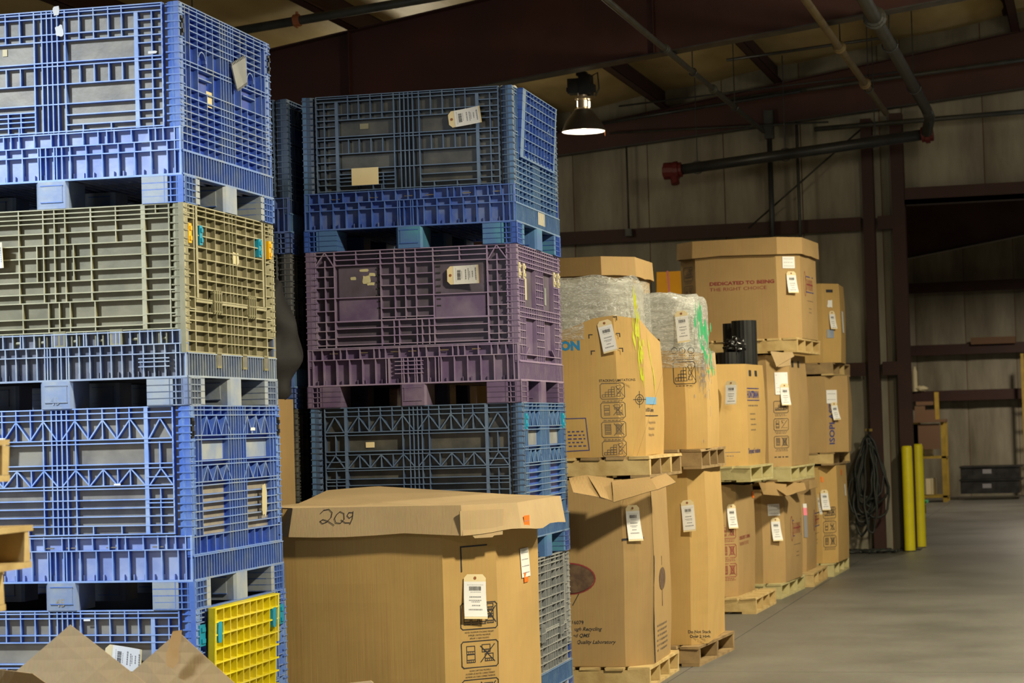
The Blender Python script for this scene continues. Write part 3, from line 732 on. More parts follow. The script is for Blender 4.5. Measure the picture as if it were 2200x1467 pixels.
def flap(pts, mat, name, parent=None, th=.006, seed=0, amp=.012, nu=6, nv=5, **k):
    """crumpled board: bilinear patch through four world points with noise and thickness"""
    a, b, c, d = [V3(p) for p in pts]; nrm = (b-a).cross(d-a).normalized()
    def fn(u, v): 
        p = a.lerp(b, u).lerp(d.lerp(c, u), v); return p+nrm*noise.noise(p*5+V3((seed, 0, 0)))*amp*2
    mb = MB(); mb.grid(fn, nu, nv); mb.grid(lambda u, v: fn(1-u, v)-nrm*th, nu, nv)
    mb.grid(lambda u, v: fn(u, 0)-nrm*th*(1-v), nu, 1, 1); mb.grid(lambda u, v: fn(1-u, 1)-nrm*th*(1-v), nu, 1, 1)
    mb.grid(lambda u, v: fn(0, 1-u)-nrm*th*(1-v), nv, 1, 1); mb.grid(lambda u, v: fn(1, u)-nrm*th*(1-v), nv, 1, 1)
    return mb.build(name, [mat, 'card_edge'], parent, **k)
# ---------------------------------------------------------------- the building
YW = 26.5
def rz_(X): return 5.42+.15*(X+5)          # underside of the purlins / top of the rafters
def struct(mb, name, m, parent=None, smooth=False):
    o = mb.build(name, m, parent, smooth=smooth)
    if not parent: o['kind'] = 'structure'
    return o
def sroot(name, loc=(0, 0, 0)): return empty(name, loc, 0, kind='structure')
# floor: cast slabs with saw-cut joints
fl_root = sroot('floor')
mb = MB(); mb.abox(-10, 9, -6, 44, -.2, -.02); struct(mb, 'floor_base', 'floor', fl_root)
J = flo(1640, 1335); xs = [-10, J.x-.0, J.x+6.1, 9]; K = flo(1600, 1443).y; ys = [-6, K-12.2, K-6.1, K, K+6.1, YW-.1, K+18.3, K+24.4, 44]
for a, b in zip(xs, xs[1:]):
    for c, d in zip(ys, ys[1:]):
        mb = MB(); mb.abox(a+.004, b-.004, c+.004, d-.004, -.03, 0); struct(mb, 'floor_slab', 'floor', fl_root)
# walls of vertical insulated panels
def panel_wall(name, x0, x1, zf0, zf1, y, step=.95, girts=(), axis='y', side=1):
    r = sroot(name); x = x0; k = 0
    while x < x1-.01:
        e = min(x+step, x1); mb = MB(); g = .006
        def fn(u, v, x=x, e=e, k=k):
            X = x+g+(e-x-2*g)*u; z = zf0+(zf1(X)-zf0)*v
            b = .03*max(0, math.sin(PI*u))**.5 + .010*noise.noise(V3((X*1.5, z*1.2, k)))
            for gz in girts: b -= .008*math.exp(-((z-gz)/.25)**2)
            return (X, y-side*b, z) if axis == 'y' else (y-side*b, X, z)
        mb.grid(fn, 6, 30); struct(mb, 'wall_panel', 'wall', r, True); x = e; k += 1
    mb = MB()
    if axis == 'y': mb.prism([(x0, y+side*.012, zf0), (x1, y+side*.012, zf0), (x1, y+side*.012, zf1(x1)), (x0, y+side*.012, zf1(x0))], (0, side*.08, 0))
    else: mb.prism([(y+side*.012, x0, zf0), (y+side*.012, x1, zf0), (y+side*.012, x1, zf1(0)), (y+side*.012, x0, zf1(0))], (side*.08, 0, 0))
    struct(mb, 'wall_backing', 'box_brown', r); return r
zr = lambda X: rz_(X)+.28
panel_wall('wall_back', -10, -2.13, 0, zr, YW, girts=(3.86, 2.13))
panel_wall('wall_header', -2.13, 6, 4.12, zr, YW)
panel_wall('wall_far', -10, 9, 0, zr, 43.3, girts=(3.97, 2.79, 1.95))
panel_wall('wall_left', -6, 43.3, 0, lambda X: rz_(-10)+.2, -10, step=3, axis='x', side=-1)
panel_wall('wall_right', -6, 43.3, 0, lambda X: rz_(9)+.2, 9, step=3, axis='x')
# roof insulation between purlins
ce = sroot('ceiling')
PX = [-6.4+1.4*k for k in range(-2, 12)]
edges = [-10]+PX+[9]
for a, b in zip(edges, edges[1:]):
    for (y0, y1) in ((-6, 3.4), (3.4, 11.1), (11.1, 18.7), (18.7, 26.5), (26.5, 35), (35, 43.3)):
        mb = MB()
        def fn(u, v, a=a, b=b, y0=y0, y1=y1):
            X = a+(b-a)*u; Y = y0+(y1-y0)*v
            s = .05*math.sin(PI*u)*(.6+.4*math.sin(PI*(v*5 % 1)))+.02*noise.noise(V3((X*2, Y*1.3, 0)))
            return (X, Y, rz_(X)+.27-s)
        mb.grid(lambda u, v: fn(1-u, v), 8, 26); struct(mb, 'insulation_blanket', 'roof', ce, True)
mb = MB(); mb.prism([(-10, -6, rz_(-10)+.3), (9, -6, rz_(9)+.3), (9, -6, rz_(9)+.36), (-10, -6, rz_(-10)+.36)], (0, 49.3, 0)); struct(mb, 'roof_deck', 'box_brown', ce)
for k, X in enumerate(PX):
    for (y0, y1) in ((-6, 11.1), (11.1, 18.7), (18.7, 26.5), (26.6, 43.2)):
        mb = MB(); z = rz_(X)+.003
        mb.abox(X-.004, X+.004, y0, y1, z, z+.25); mb.abox(X-.004, X+.10, y0, y1, z, z+.005); mb.abox(X-.10, X+.004, y0, y1, z+.245, z+.25)
        mb.abox(X+.095, X+.10, y0, y1, z, z+.025)
        o = struct(mb, 'purlin', 'red_steel')
def rafter(Y, x0, x1, zb, ft=.012, fw=.2):
    r = sroot('rafter', (0, Y, 0))
    mb = MB(); mb.prism([(x0, -.004, zb(x0)), (x1, -.004, zb(x1)), (x1, -.004, rz_(x1)-.01), (x0, -.004, rz_(x0)-.01)], (0, .008, 0)); struct(mb, 'web', 'red_steel_web', r)
    mb = MB(); mb.prism([(x0, -fw/2, zb(x0)-ft), (x1, -fw/2, zb(x1)-ft), (x1, -fw/2, zb(x1)), (x0, -fw/2, zb(x0))], (0, fw, 0)); struct(mb, 'bottom_flange', 'dark_steel', r)
    mb = MB(); mb.prism([(x0, -fw/2, rz_(x0)-.013), (x1, -fw/2, rz_(x1)-.013), (x1, -fw/2, rz_(x1)), (x0, -fw/2, rz_(x0))], (0, fw, 0)); struct(mb, 'top_flange', 'red_steel', r)
    for X in ([p for p in PX if x0 < p < x1][::2] if 5 < Y < 20 else []):
        mb = MB(); mb.abox(X-.004, X+.004, -.09, .09, zb(X), rz_(X)-.013); struct(mb, 'stiffener', 'red_steel_web', r)
    return r
rafter(18.7, -9.9, 8.9, lambda X: 4.709+.112*(X+4.458))
rafter(11.1, -9.9, 8.9, lambda X: 4.709+.112*(X+4.458))
rafter(3.4, -9.9, 8.9, lambda X: 4.709+.112*(X+4.458))
rafter(26.25, -9.9, 8.9, lambda X: 4.93+.082*(X+6.3), fw=.14)
rafter(34.2, -9.9, 8.9, lambda X: 4.035+.155*(X+2.644), fw=.2)
rafter(43.1, -9.9, 8.9, lambda X: rz_(X)-.35, fw=.14)
def girt(x0, x1, y, z, h=.16, d=.17, top=True):
    mb = MB(); mb.abox(x0, x1, y-.008, y, z-h/2, z+h/2); mb.abox(x0, x1, y, y+d, z+h/2-.006, z+h/2); mb.abox(x0, x1, y, y+.05, z-h/2, z-h/2+.006); struct(mb, 'girt', 'red_steel')
for z in (3.90, 2.16):
    girt(-9.9, -2.64, YW-.2, z); girt(-2.44, -2.25, YW-.2, z)
for z in (4.05, 2.84, 1.95): girt(-9.9, 8.9, 43.0, z, .2, .2)
mb = MB(); mb.abox(-2.11, 6, YW-.2, YW+.02, 4.10, 4.16); mb.abox(-2.11, 6, YW-.2, YW-.19, 4.1, 4.30); struct(mb, 'trim_1', 'red_steel')
# wall columns
def icol(X, Y, w_, d, h, m='red_steel'):
    r = sroot('column', (X, Y, 0))
    mb = MB(); mb.abox(-w_/2, w_/2, -d/2, -d/2+.01, .02, h); struct(mb, 'flange', m, r)
    mb = MB(); mb.abox(-w_/2, w_/2, d/2-.01, d/2, .02, h); struct(mb, 'flange', m, r)
    mb = MB(); mb.abox(-.004, .004, -d/2+.01, d/2-.01, .02, h); struct(mb, 'web', m, r)
    mb = MB(); mb.abox(-w_/2-.05, w_/2+.05, -d/2-.04, d/2+.04, 0, .02); struct(mb, 'base_plate', 'dark_steel', r)
icol(-2.54, 26.35, .13, .2, 5.15); icol(-2.19, 26.38, .15, .18, 5.2)
icol(-9.6, 18.7, .25, .4, 4.1); icol(-9.6, 11.1, .25, .4, 4.1)

# ---------------------------------------------------------------- pipes and conduits
def pipe(name, pts, r, m, label, cat='pipe', couplings=(), cm='red_coupling', group=None, n=12):
    root = empty(name, pts[0], 0, label=label, cat=cat, group=group); o = V3(pts[0])
    mb = MB(); mb.tube([V3(p)-o for p in pts], r, n); mb.build('pipe_run', m, root, smooth=True)
    a, b = V3(pts[0])-o, V3(pts[-1])-o; d = (b-a).normalized()
    for t in couplings:
        c = a.lerp(b, t); mb = MB(); mb.tube([c-d*.07, c-d*.065, c-d*.03, c-d*.025, c+d*.025, c+d*.03, c+d*.065, c+d*.07], [r*1.1, r*1.4, r*1.4, r*1.7, r*1.7, r*1.4, r*1.4, r*1.1], 14); mb.build('coupling', cm, root, smooth=False)
    return root
def hanger(root, P, h, m='pipe_dark', r=.05):
    o = V3(root.location); mb = MB(); mb.tube([V3(P)-o, V3(P)+V3((0, 0, h))-o], .006, 6)
    mb.tube([V3(P)-o+V3((r*math.cos(q*PI/6), 0, r*math.sin(q*PI/6))) for q in range(13)], .006, 6); mb.build('hanger_rod', m, root)
a = aty(1437, 112, 18.45)
p = pipe('conduit_pipe', [(a.x, 9, a.z), (a.x, 24.0, a.z)], .026, 'pipe_grey', 'thin grey conduit crossing under the near rafter, left of the tan pipe', couplings=(.62, .78), cm='pipe_grey')
for y in (14, 19.6, 22): hanger(p, (a.x, y, a.z), rz_(a.x)+.1-a.z, r=.035)
a = aty(1775, 62, 18.45)
p = pipe('gas_pipe', [(a.x, 9, a.z), (a.x, 23.9, a.z)], .034, 'pipe_yellow', 'tan painted pipe running away under the roof at upper right', couplings=(.5, .7, .85), cm='pipe_yellow')
for y in (14, 19.5, 22): hanger(p, (a.x, y, a.z), rz_(a.x)+.1-a.z, r=.045)
a = aty(1880, 40, 18.45)
p = pipe('sprinkler_main', [(a.x, 9, a.z), (a.x, 24.2, a.z)], .058, 'pipe_grey', 'thick grey sprinkler main right of the tan pipe, ending at a red coupling', couplings=(.62,), cm='pipe_grey')
for y in (14, 19.8, 22.5): hanger(p, (a.x, y, a.z), rz_(a.x)+.1-a.z, r=.07)
e = V3((a.x, 24.2, a.z))
b = aty(1445, 367, 25.0); c = aty(1992, 288, 25.0)
p = pipe('sprinkler_cross_main', [c, b], .062, 'pipe_dark', 'thick dark pipe crossing before the back wall with a red fitting at its left end', couplings=(.0, .985))
o = V3(p.location); mb = MB(); q = b-o; mb.tube([q+V3((.02, 0, 0)), q-V3((.10, 0, 0))], .10, 12); mb.tube([q-V3((.10, 0, .0)), q-V3((.115, 0, 0))], .06, 12); mb.tube([q+V3((.02, -.02, -.05)), q+V3((.04, -.05, -.16))], .05, 10); mb.build('end_fitting', 'red_coupling', p)
for t in (.2, .55, .9):
    P = c.lerp(b, t); hanger(p, P, rz_(P.x)+.1-P.z, r=.075)
mb = MB(); mb.tube([e-o, e-o+V3((.0, .5, -.03)), c-o+V3((0, -.1, 0))], .06, 12); mb.build('elbow', 'pipe_grey', p, smooth=True)
# upper left pipe with the rusty clamp
a = aty(560, 58, 16.2); b = aty(935, -6, 16.2)
d = (b-a)
p = pipe('branch_pipe', [a-d*1.2, b+d*1.6], .036, 'pipe_grey', 'grey pipe with a rusty clamp below the roof at upper left', couplings=())
P = aty(638, 44, 16.2); q = P-V3(p.location); dn = d.normalized(); mb = MB(); mb.tube([q-dn*.025, q+dn*.025], .05, 12); mb.tube([q-V3((0, 0, .06)), q+V3((0, 0, .07))], .012, 6); mb.build('clamp', 'orange_clamp', p)
for t in (-.4, 1.3): P = a.lerp(b, t); hanger(p, P, rz_(P.x)+.1-P.z)
# thin lines below the far rafter
def line(name, pa, pb, Y, r, m, label, ext=0.0, cat='pipe'):
    a, b = aty(*pa, Y), aty(*pb, Y); return pipe(name, [a-(b-a)*ext, b+(b-a)*ext], r, m, label, cat=cat, n=8)
line('conduit_pipe', (1300, 264), (1620, 212), 25.6, .022, 'pipe_dark', 'dark conduit along the far rafter, lower of the pair above the hanging lamp', .3)
line('conduit_pipe', (1620, 208), (2200, 128), 25.7, .026, 'pipe_grey', 'grey conduit along the upper edge of the far rafter at right', .1)
line('conduit_pipe', (1380, 222), (1900, 158), 25.3, .011, 'pipe_dark', 'very thin dark line above the conduits of the far rafter', .1)
line('conduit_pipe', (1610, 122), (1860, 86), 22.3, .016, 'pipe_dark', 'thin dark branch line between the tan pipe and the near rafter', .2)
line('conduit_pipe', (1310, 286), (1780, 262), 26.05, .012, 'pipe_grey', 'thin pale line crossing below the far rafter to the wall', .0)
line('conduit_pipe', (1770, 276), (2195, 240), 25.8, .03, 'pipe_grey', 'grey horizontal pipe above the dark cross main at right', .05)
line('brace_rod', (1608, 490), (1856, 272), 26.29, .011, 'dark_steel', 'thin diagonal steel brace rod on the back wall', .0, 'rod')
# electrical drops
def vline(x, y0, y1, r, m, label, box=None, boxm='pipe_grey', Y=26.2, bs=(.07, .05, .15)):
    a, b = aty(x, y0, Y), aty(x, y1, Y); b.x = a.x; zt = a.z if box == 'top' else 4.92+.082*(a.x+6.3)
    root = empty('electrical_conduit', (a.x, Y, b.z), 0, label=label, cat='conduit'); mb = MB(); mb.tube([(0, 0, 0), (0, 0, zt-b.z)], r, 8); mb.build('conduit_tube', m, root, smooth=True)
    if box: z = (zt-b.z if box == 'top' else 0); mb = MB(); mb.abox(-bs[0], bs[0], -bs[1], bs[1], z-bs[2], z+bs[2]); mb.abox(-bs[0]*.7, bs[0]*.7, -bs[1]-.01, -bs[1], z-bs[2]*.8, z+bs[2]*.8); mb.build('junction_box', boxm, root)
    return root
vline(1652, 268, 640, .032, 'pipe_dark', 'thick vertical conduit under a tall grey junction box on the back wall', 'top', 'pipe_grey', bs=(.055, .05, .17))
vline(1710, 230, 640, .02, 'pipe_grey', 'thin vertical conduit right of the grey junction box', None)
vline(1345, 290, 500, .012, 'dark_steel', 'thin cable drop ending in a small outlet box on the girt', 'bottom', 'pipe_grey', bs=(.04, .04, .045))

# ---------------------------------------------------------------- hanging lamp
L0 = aty(1254, 283, 20.0)
lr = empty('high_bay_lamp', L0, 0, label='high bay lamp with a dark bell shade hanging from the roof, lit', cat='lamp')
mb = MB(); mb.lathe([(.205, 0), (.198, .03), (.165, .10), (.115, .165), (.085, .20), (.082, .205)], 32); mb.build('shade', 'shade', lr, smooth=True)
mb = MB(); mb.lathe([(.203, .001), (.192, .03), (.158, .10), (.108, .162), (.08, .195), (.0, .197)][::-1], 32); mb.build('reflector_lining', 'reflector_in', lr, smooth=True)
mb = MB(); mb.lathe([(.082, .205), (.08, .215), (.055, .225), (.055, .30), (.078, .305), (.07, .33), (.045, .335), (.045, .36)], 20); mb.build('neck_collar', 'shade_neck', lr)
mb = MB(); mb.lathe([(0.0, .02), (.03, .03), (.04, .06), (.035, .10), (.02, .14), (.02, .17)], 14); mb.build('bulb', 'bulb', lr, smooth=True)
mb = MB()
for k in range(4): q = k*PI/2+.6; mb.box((.057*math.cos(q), .057*math.sin(q)-.0, .235), (.0, .012, 0), (.012, 0, 0), (0, 0, .055))
mb.build('glowing_vent', 'bulb', lr)
mb = MB(); mb.abox(-.13, -.02, -.07, .07, .36, .50); mb.abox(-.02, .09, -.08, .08, .345, .53); mb.abox(-.145, -.13, -.05, .05, .38, .42); mb.abox(.09, .12, -.05, .05, .37, .44); mb.abox(-.05, .05, -.04, .04, .53, .56); mb.build('ballast_box', 'black_plastic', lr)
mb = MB(); mb.tube([(0, 0, .56), (0, 0, .64)], .035, 10); mb.tube([(0, 0, .64), (0, 0, rz_(L0.x)+.27-L0.z)], .012, 8); mb.tube([(.05, 0, .5), (.15, 0, .55), (.16, 0, .40), (.12, 0, .33)], .008, 6); mb.build('hook_and_cord', 'black_plastic', lr)
mb = MB(); mb.tube([(.204, 0, .0), (.204, 0, -.05)], .004, 5); mb.build('shade_clip', 'orange_clamp', lr)
l = lamp('lamp_light', V3(L0)+V3((0, 0, .09)), 60, WARM, .05)

# ---------------------------------------------------------------- the four-high bin stacks
RZ = math.radians(1.8)
def centre(corner, rz, dx=0, dy=0): c_ = V3((corner[0], corner[1], 0))+Matrix.Rotation(rz, 3, 'Z') @ V3((-BW/2+dx, BD/2+dy, 0)); return c_
PERI = dict(rib='peri_rib', back='peri_back', srib='peri_side_rib', sback='peri_side', skr='peri_rib', skb='peri_skirt', ssr='peri_side_rib', ssb='peri_side', foot='foot_pale')
OLIVE = dict(rib='olive_rib', back='olive_back', srib='olive_rib', sback='olive_back', skr='slate_rib', skb='slate_back', ssr='slate_rib', ssb='slate_back', foot='foot_pale')
NAVY = dict(rib='navy_rib', back='navy_back', srib='cobalt_rib' if 0 else 'cyan_rib', sback='cobalt', skr='cobalt_back', skb='cobalt_back', ssr='cyan_rib', ssb='cobalt', foot='teal_foot')
PURP = dict(rib='purple_rib', back='purple_back', srib='purple_rib', sback='purple_skirt', skr='purple_rib', skb='purple_skirt', ssr='purple_rib', ssb='purple_skirt', foot='purple_skirt')
NAVYB = dict(NAVY, rib='navy_rib', srib='cyan_rib')
GREY = dict(rib='grey_rib', back='grey_back', srib='grey_rib', sback='grey_back', skr='cobalt_back', skb='cobalt', ssr='cyan_rib', ssb='cobalt', foot='foot_pale')
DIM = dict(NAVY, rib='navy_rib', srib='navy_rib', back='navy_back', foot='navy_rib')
def stack(corner, specs, gname):
    out = []
    for k, (fk, sk, c_, lab, dx, dz) in enumerate(specs):
        rz = RZ+math.radians(dz); o = centre(corner, rz, dx, 0); loc = (o.x, o.y, k*BH)
        out.append((bin_(loc, rz, fk, sk, c_, lab, group=gname), V3(loc), rz))
    return out
CL = at(408, 900, 9.27); CS = at(1120, 868, 11.83); CT = at(623, 535, 12.15)
SL = stack(CL, [('A', 'C', PERI, 'periwinkle blue bulk bin with a bright yellow side door, bottom of the left stack', .01, 0),
                ('B', 'B', PERI, 'periwinkle blue bulk bin with zigzag ribs, second from the floor in the left stack', .0, 0),
                ('C', 'C', OLIVE, 'olive bulk bin on a slate blue base in the left stack', -.006, .2),
                ('A', 'A', PERI, 'periwinkle blue bulk bin with square rib cells, top of the left stack', -.01, -.2)], 'bins of the left stack')
SS = stack(CS, [('A', 'C', GREY, 'grey ribbed bulk bin at the foot of the middle stack, behind the lidded carton', .0, 0),
                ('B', 'B', NAVYB, 'grimy blue bulk bin with zigzag ribs in the middle stack under the purple bin', .004, 0),
                ('D', 'D', PURP, 'dusty purple bulk bin in the middle stack', -.004, .1),
                ('A', 'A', dict(NAVY, skr='cobalt', skb='cobalt_back'), 'dark blue bulk bin on top of the middle stack with a tilted side door', -.004, -.1)], 'bins of the middle stack')
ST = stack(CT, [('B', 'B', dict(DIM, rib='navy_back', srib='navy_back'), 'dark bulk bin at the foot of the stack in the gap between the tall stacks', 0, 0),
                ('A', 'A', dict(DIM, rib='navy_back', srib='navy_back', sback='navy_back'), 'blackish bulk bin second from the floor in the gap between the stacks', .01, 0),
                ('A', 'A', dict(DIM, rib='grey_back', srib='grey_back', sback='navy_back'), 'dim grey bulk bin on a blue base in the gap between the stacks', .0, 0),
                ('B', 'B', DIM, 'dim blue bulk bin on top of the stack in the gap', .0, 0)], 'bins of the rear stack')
def ff(b, dy=0.0): return wfr(b[1], b[2], face_f(dy))
def fs(b, dx=0.0): return wfr(b[1], b[2], face_s(dx))
def uv(fr, x, y):
    d = ray(x, y); t = (fr.o-EYE).dot(fr.n)/d.dot(fr.n); P = EYE+d*t-fr.o; return P.dot(fr.u), P.dot(fr.v)
# hinge pins, latches, doors
for b in (SL[3], SL[1], SL[0]): hinge_pins(b[0], (-.42, -.33, -.06, .045, .23, .44))
hinge_pins(SS[3][0], (-.42, -.2, .0, .12, .33, .5), .575); hinge_pins(SS[2][0], (-.45, -.28, -.1, .0, .18, .36), .565)
def olive_hinges(b):
    r = b[0]; fr = face_f(); 
    for u in (-.3, .018, .28):
        mb = MB(); fbox(mb, fr, u-.028, u+.028, .53, .60, -.03, .004, 0)
        for q in (-.012, .012): fbox(mb, fr, u+q-.007, u+q+.007, .545, .59, .004, .0045, 1)
        mb.build('hinge_tab', ['olive_rib', 'slate_back'], r, label='olive hinge tab over the blue base')
    for u in (-.43, -.36, -.18, -.06, .09, .2, .36, .49):
        mb = MB(); mb.tube([fr.p(u-.018, .575, -.016), fr.p(u+.018, .575, -.016)], .007, 8); fbox(mb, fr, u-.02, u-.014, .55, .6, -.028, -.004); fbox(mb, fr, u+.014, u+.02, .55, .6, -.028, -.004); mb.build('hinge_knuckle', 'olive_rib', r)
    fr = face_s()
    for u in (-.2, .13, .42):
        mb = MB(); fbox(mb, fr, u-.028, u+.028, .63, .70, -.02, .006, 0)
        for q in (-.012, .012): fbox(mb, fr, u+q-.007, u+q+.007, .645, .69, .006, .0065, 1)
        mb.build('hinge_tab', ['olive_rib', 'slate_back'], r)
olive_hinges(SL[2])
def door_hinges(root, fr, us, v, m):
    for u in us:
        mb = MB()
        for q in range(4): fbox(mb, fr, u-.05+q*.028, u-.038+q*.028, v-.05, v+.05, -.01, .008)
        fbox(mb, fr, u-.055, u+.055, v-.045, v-.037, -.01, .006); fbox(mb, fr, u-.055, u+.055, v+.037, v+.045, -.01, .006); mb.tube([fr.p(u-.055, v, .004), fr.p(u+.055, v, .004)], .006, 8)
        mb.build('door_hinge', m, root)
door_hinges(SL[2][0], face_s(), (-.2, .25), .41, 'olive_rib')
for u, m in ((-.515, 'amber'), (-.385, 'cyan'), (.375, 'cyan'), (.515, 'amber')): latch(SL[2][0], face_s(), u, .085, m, lab=('amber' if m == 'amber' else 'cyan')+' plastic door latch')
for u in (-.545, .545): latch(SL[3][0], face_s(), u, .06, 'black_plastic', lab='black slotted latch', w_=.022); latch(SL[1][0], face_s(), u, .055, 'black_plastic', lab='black slotted latch', w_=.026)
for u, m in ((-.515, 'ivory'), (-.40, 'ivory'), (.40, 'ivory'), (.515, 'ivory')): latch(SS[2][0], face_s(), u, .10, m, lab='ivory plastic door latch')
for u in (-.48, .5): latch(SS[1][0], face_s(), u, .06, 'cyan', lab='cyan plastic latch', w_=.05)
for u in (-.515,): latch(SL[0][0], face_s(), u, .07, 'cyan', lab='cyan plastic latch', w_=.07, h_=.09)
latch(SL[0][0], face_s(), .50, .07, 'cyan', lab='cyan plastic latch', w_=.06, h_=.09)
door_hinges(SS[0][0], face_s(), (-.2, .3), .42, 'grey_rib')
# yellow drop door, leaning out a little
mb = MB(); a = face_s(.022); tl = V3((.05, 0, -1)).normalized(); fr = Fr(a.p(0, -.012, .012), a.u, -V3((tl.x*-1, 0, 1)).normalized(), V3((1, 0, -.05)).normalized())
fr = Fr(a.p(0, .004, .03), (0, 1, 0), V3((-.03, 0, -1)).normalized(), V3((1, 0, -.03)).normalized())
Hh = [(v, -.48, .34) for v in (.004, .06, .115, .175, .235, .295, .355, .415, .475, .535, .595)]
Vv_ = [(u, 0, .6) for u in (-.475, -.38, -.295, -.215, -.13, -.05, .035, .12, .21, .295)]+[(.33, 0, .22, .02), (-.475, 0, .25, .02)]
ribs(mb, fr, Hh, Vv_, [], d=.03, t=.007); fbox(mb, fr, -.478, .338, .0, .6, -.036, -.03, 1)
yd = mb.build('drop_door', ['yellow_plastic', 'yellow_back', edge('yellow_plastic')], SL[0][0], label='bright yellow ribbed drop door')
for u in (-.43, .27): 
    mb = MB(); P = [fr.p(u+.03*math.cos(q*PI/6)*.9, .105+.045*max(-1, min(1, 1.5*math.sin(q*PI/6))), .003) for q in range(12)]; mb.prism(P[::-1], fr.n*-.03); mb.build('latch', 'cyan', yd, label='cyan oval latch in the yellow door')
# tilted cobalt door of the top middle bin
mb = MB(); a = face_s(.004); fr = Fr(a.p(0, .0, .03), (0, 1, 0), V3((-.07, 0, -1)).normalized(), V3((1, 0, -.07)).normalized())
ribs(mb, fr, [(v, -.44, .45) for v in (.004, .03, .07, .12, .17, .22, .27, .33)]+[(.375, -.44, .45, .01)], [(u, .0, .375) for u in (-.33, -.24, -.16, -.08, .0, .08, .16, .24, .33)]+[(-.40, 0, .375, .08), (.43, 0, .375, .03)], [], d=.028, t=.005)
for s in (-.2, .25):
    P = [(s+.04*math.cos(q*PI/8), .19-.04*math.sin(q*PI/8)) for q in range(9)]
    for k in range(8): ribs(mb, fr, [], [], [(P[k][0], P[k][1], P[k+1][0], P[k+1][1])])
fbox(mb, fr, -.44, .44, .002, .378, -.034, -.028, 1)
mb.build('drop_door', ['cobalt', 'cobalt', edge('cyan_rib')], SS[3][0], label='saturated blue drop door tilted outwards')
# window fillers seen as pale panels
def patch(b, fr, u0, u1, v0, v1, m, n=-.023, name='recessed_panel', lab=None): mb = MB(); fbox(mb, fr, u0, u1, v0, v1, n-.002, n); mb.build(name, m, b[0], label=lab)
for b in (SL[1],):
    for (u0, u1) in ((-.42, -.13), (.12, .44)): patch(b, face_s(), u0, u1, .155, .235, 'foot_pale'); patch(b, face_s(), u0, u1, .348, .56, 'peri_back')
for (u0, u1) in ((-.42, -.13), (.12, .44)): patch(SS[1], face_s(), u0, u1, .155, .235, 'grey_rib')
for (u0, u1) in ((-.37, -.11), (.11, .37)):
    patch(SS[2], face_s(), u0, u1, .125, .33, 'purple_back'); patch(SS[2], face_s(), u0, u1, .40, .59, 'purple_skirt')
for (u0, u1) in ((-.415, -.175), (.135, .42)): patch(SS[2], face_f(), u0, u1, .262, .386, 'purple_skirt', -.014, 'smooth_panel'); patch(SS[2], face_f(), u0, u1, .085, .258, 'purple_back', -.018, 'smooth_panel')
mb = MB()
for k in range(9):
    for u in (-.185, .155): fbox(mb, face_f(), u-.012, u+.012, .03+.036*k, .038+.036*k, -.02, -.0125)
mb.build('vent_slot', 'ink', SS[2][0], kind='stuff')
# bits stuck on the bins (moulded numbers and old labels)
for b, cx in ((SL[1], 0), (SL[2], 0)): text('45', .045, face_f(-.008), -.028, BH-.018, 'peri_back' if b is SL[1] else 'slate_rib', b[0], 'moulded_number', bold=.0008)
def pst(b, fr, x, y, w_, h_, m, lab, n=.002, side=False, **k):
    F2 = (fs if side else ff)(b); u, v = uv(F2, x, y); return sticker(face_s() if side else face_f(), u, v, w_, h_, m, b[0], n=n, label=lab, **k)
pst(SL[3], 0, 113, 12, .035, .05, 'paper', 'torn scrap of white paper', ragged=True); pst(SL[3], 0, 118, 54, .04, .055, 'paper', 'torn scrap of white paper', ragged=True)
pst(SL[3], 0, 316, 110, .05, .012, 'paper', 'torn scrap of white paper', ragged=True)
pst(SL[3], 0, 0, 105, .022, .03, 'manila', 'small yellow label', n=-.025)
pst(SL[3], 0, 447, 195, .085, .07, 'manila', 'small worn label', n=-.01, side=True)
pst(SS[3], 0, 755, 362, .155, .095, 'manila', 'large worn beige label', n=.0)
pst(SS[3], 0, 770, 265, .05, .03, 'olive_rib', 'small faded label', n=-.025); pst(SS[1], 0, 783, 950, .05, .03, 'manila', 'small beige label', n=-.025)
pst(SS[3], 0, 1155, 452, .17, .08, 'manila', 'white label on the side base', side=True)
for x, y, w_, h_ in ((750, 594, .035, .02), (768, 578, .06, .015), (776, 592, .05, .045), (790, 586, .04, .02), (786, 606, .05, .018)): pst(SS[2], 0, x, y, w_, h_, 'ivory', 'remains of a torn label', n=-.016, ragged=True)
pst(SS[2], 0, 1134, 597, .05, .12, 'ivory', 'torn white label', n=-.02, side=True); pst(SS[2], 0, 1176, 618, .05, .10, 'grey_rib', 'torn label', n=-.02, side=True)
pst(SL[2], 0, 500, 540, .10, .06, 'ivory', 'torn strip of tape', side=True, n=-.004, ragged=True)
pst(SL[1], 0, 560, 1038, .075, .16, 'ivory', 'dangling strip of tape', side=True, n=.004, ragged=True)
pst(SL[1], 0, 537, 918, .07, .015, 'paper', 'torn corner of a label', side=True, n=.002, ragged=True)
for (x, y) in ((245, 1039), (180, 1330)): pst(SL[1] if y < 1200 else SL[0], 0, x, y, .03, .008, 'paper', None, n=.001)
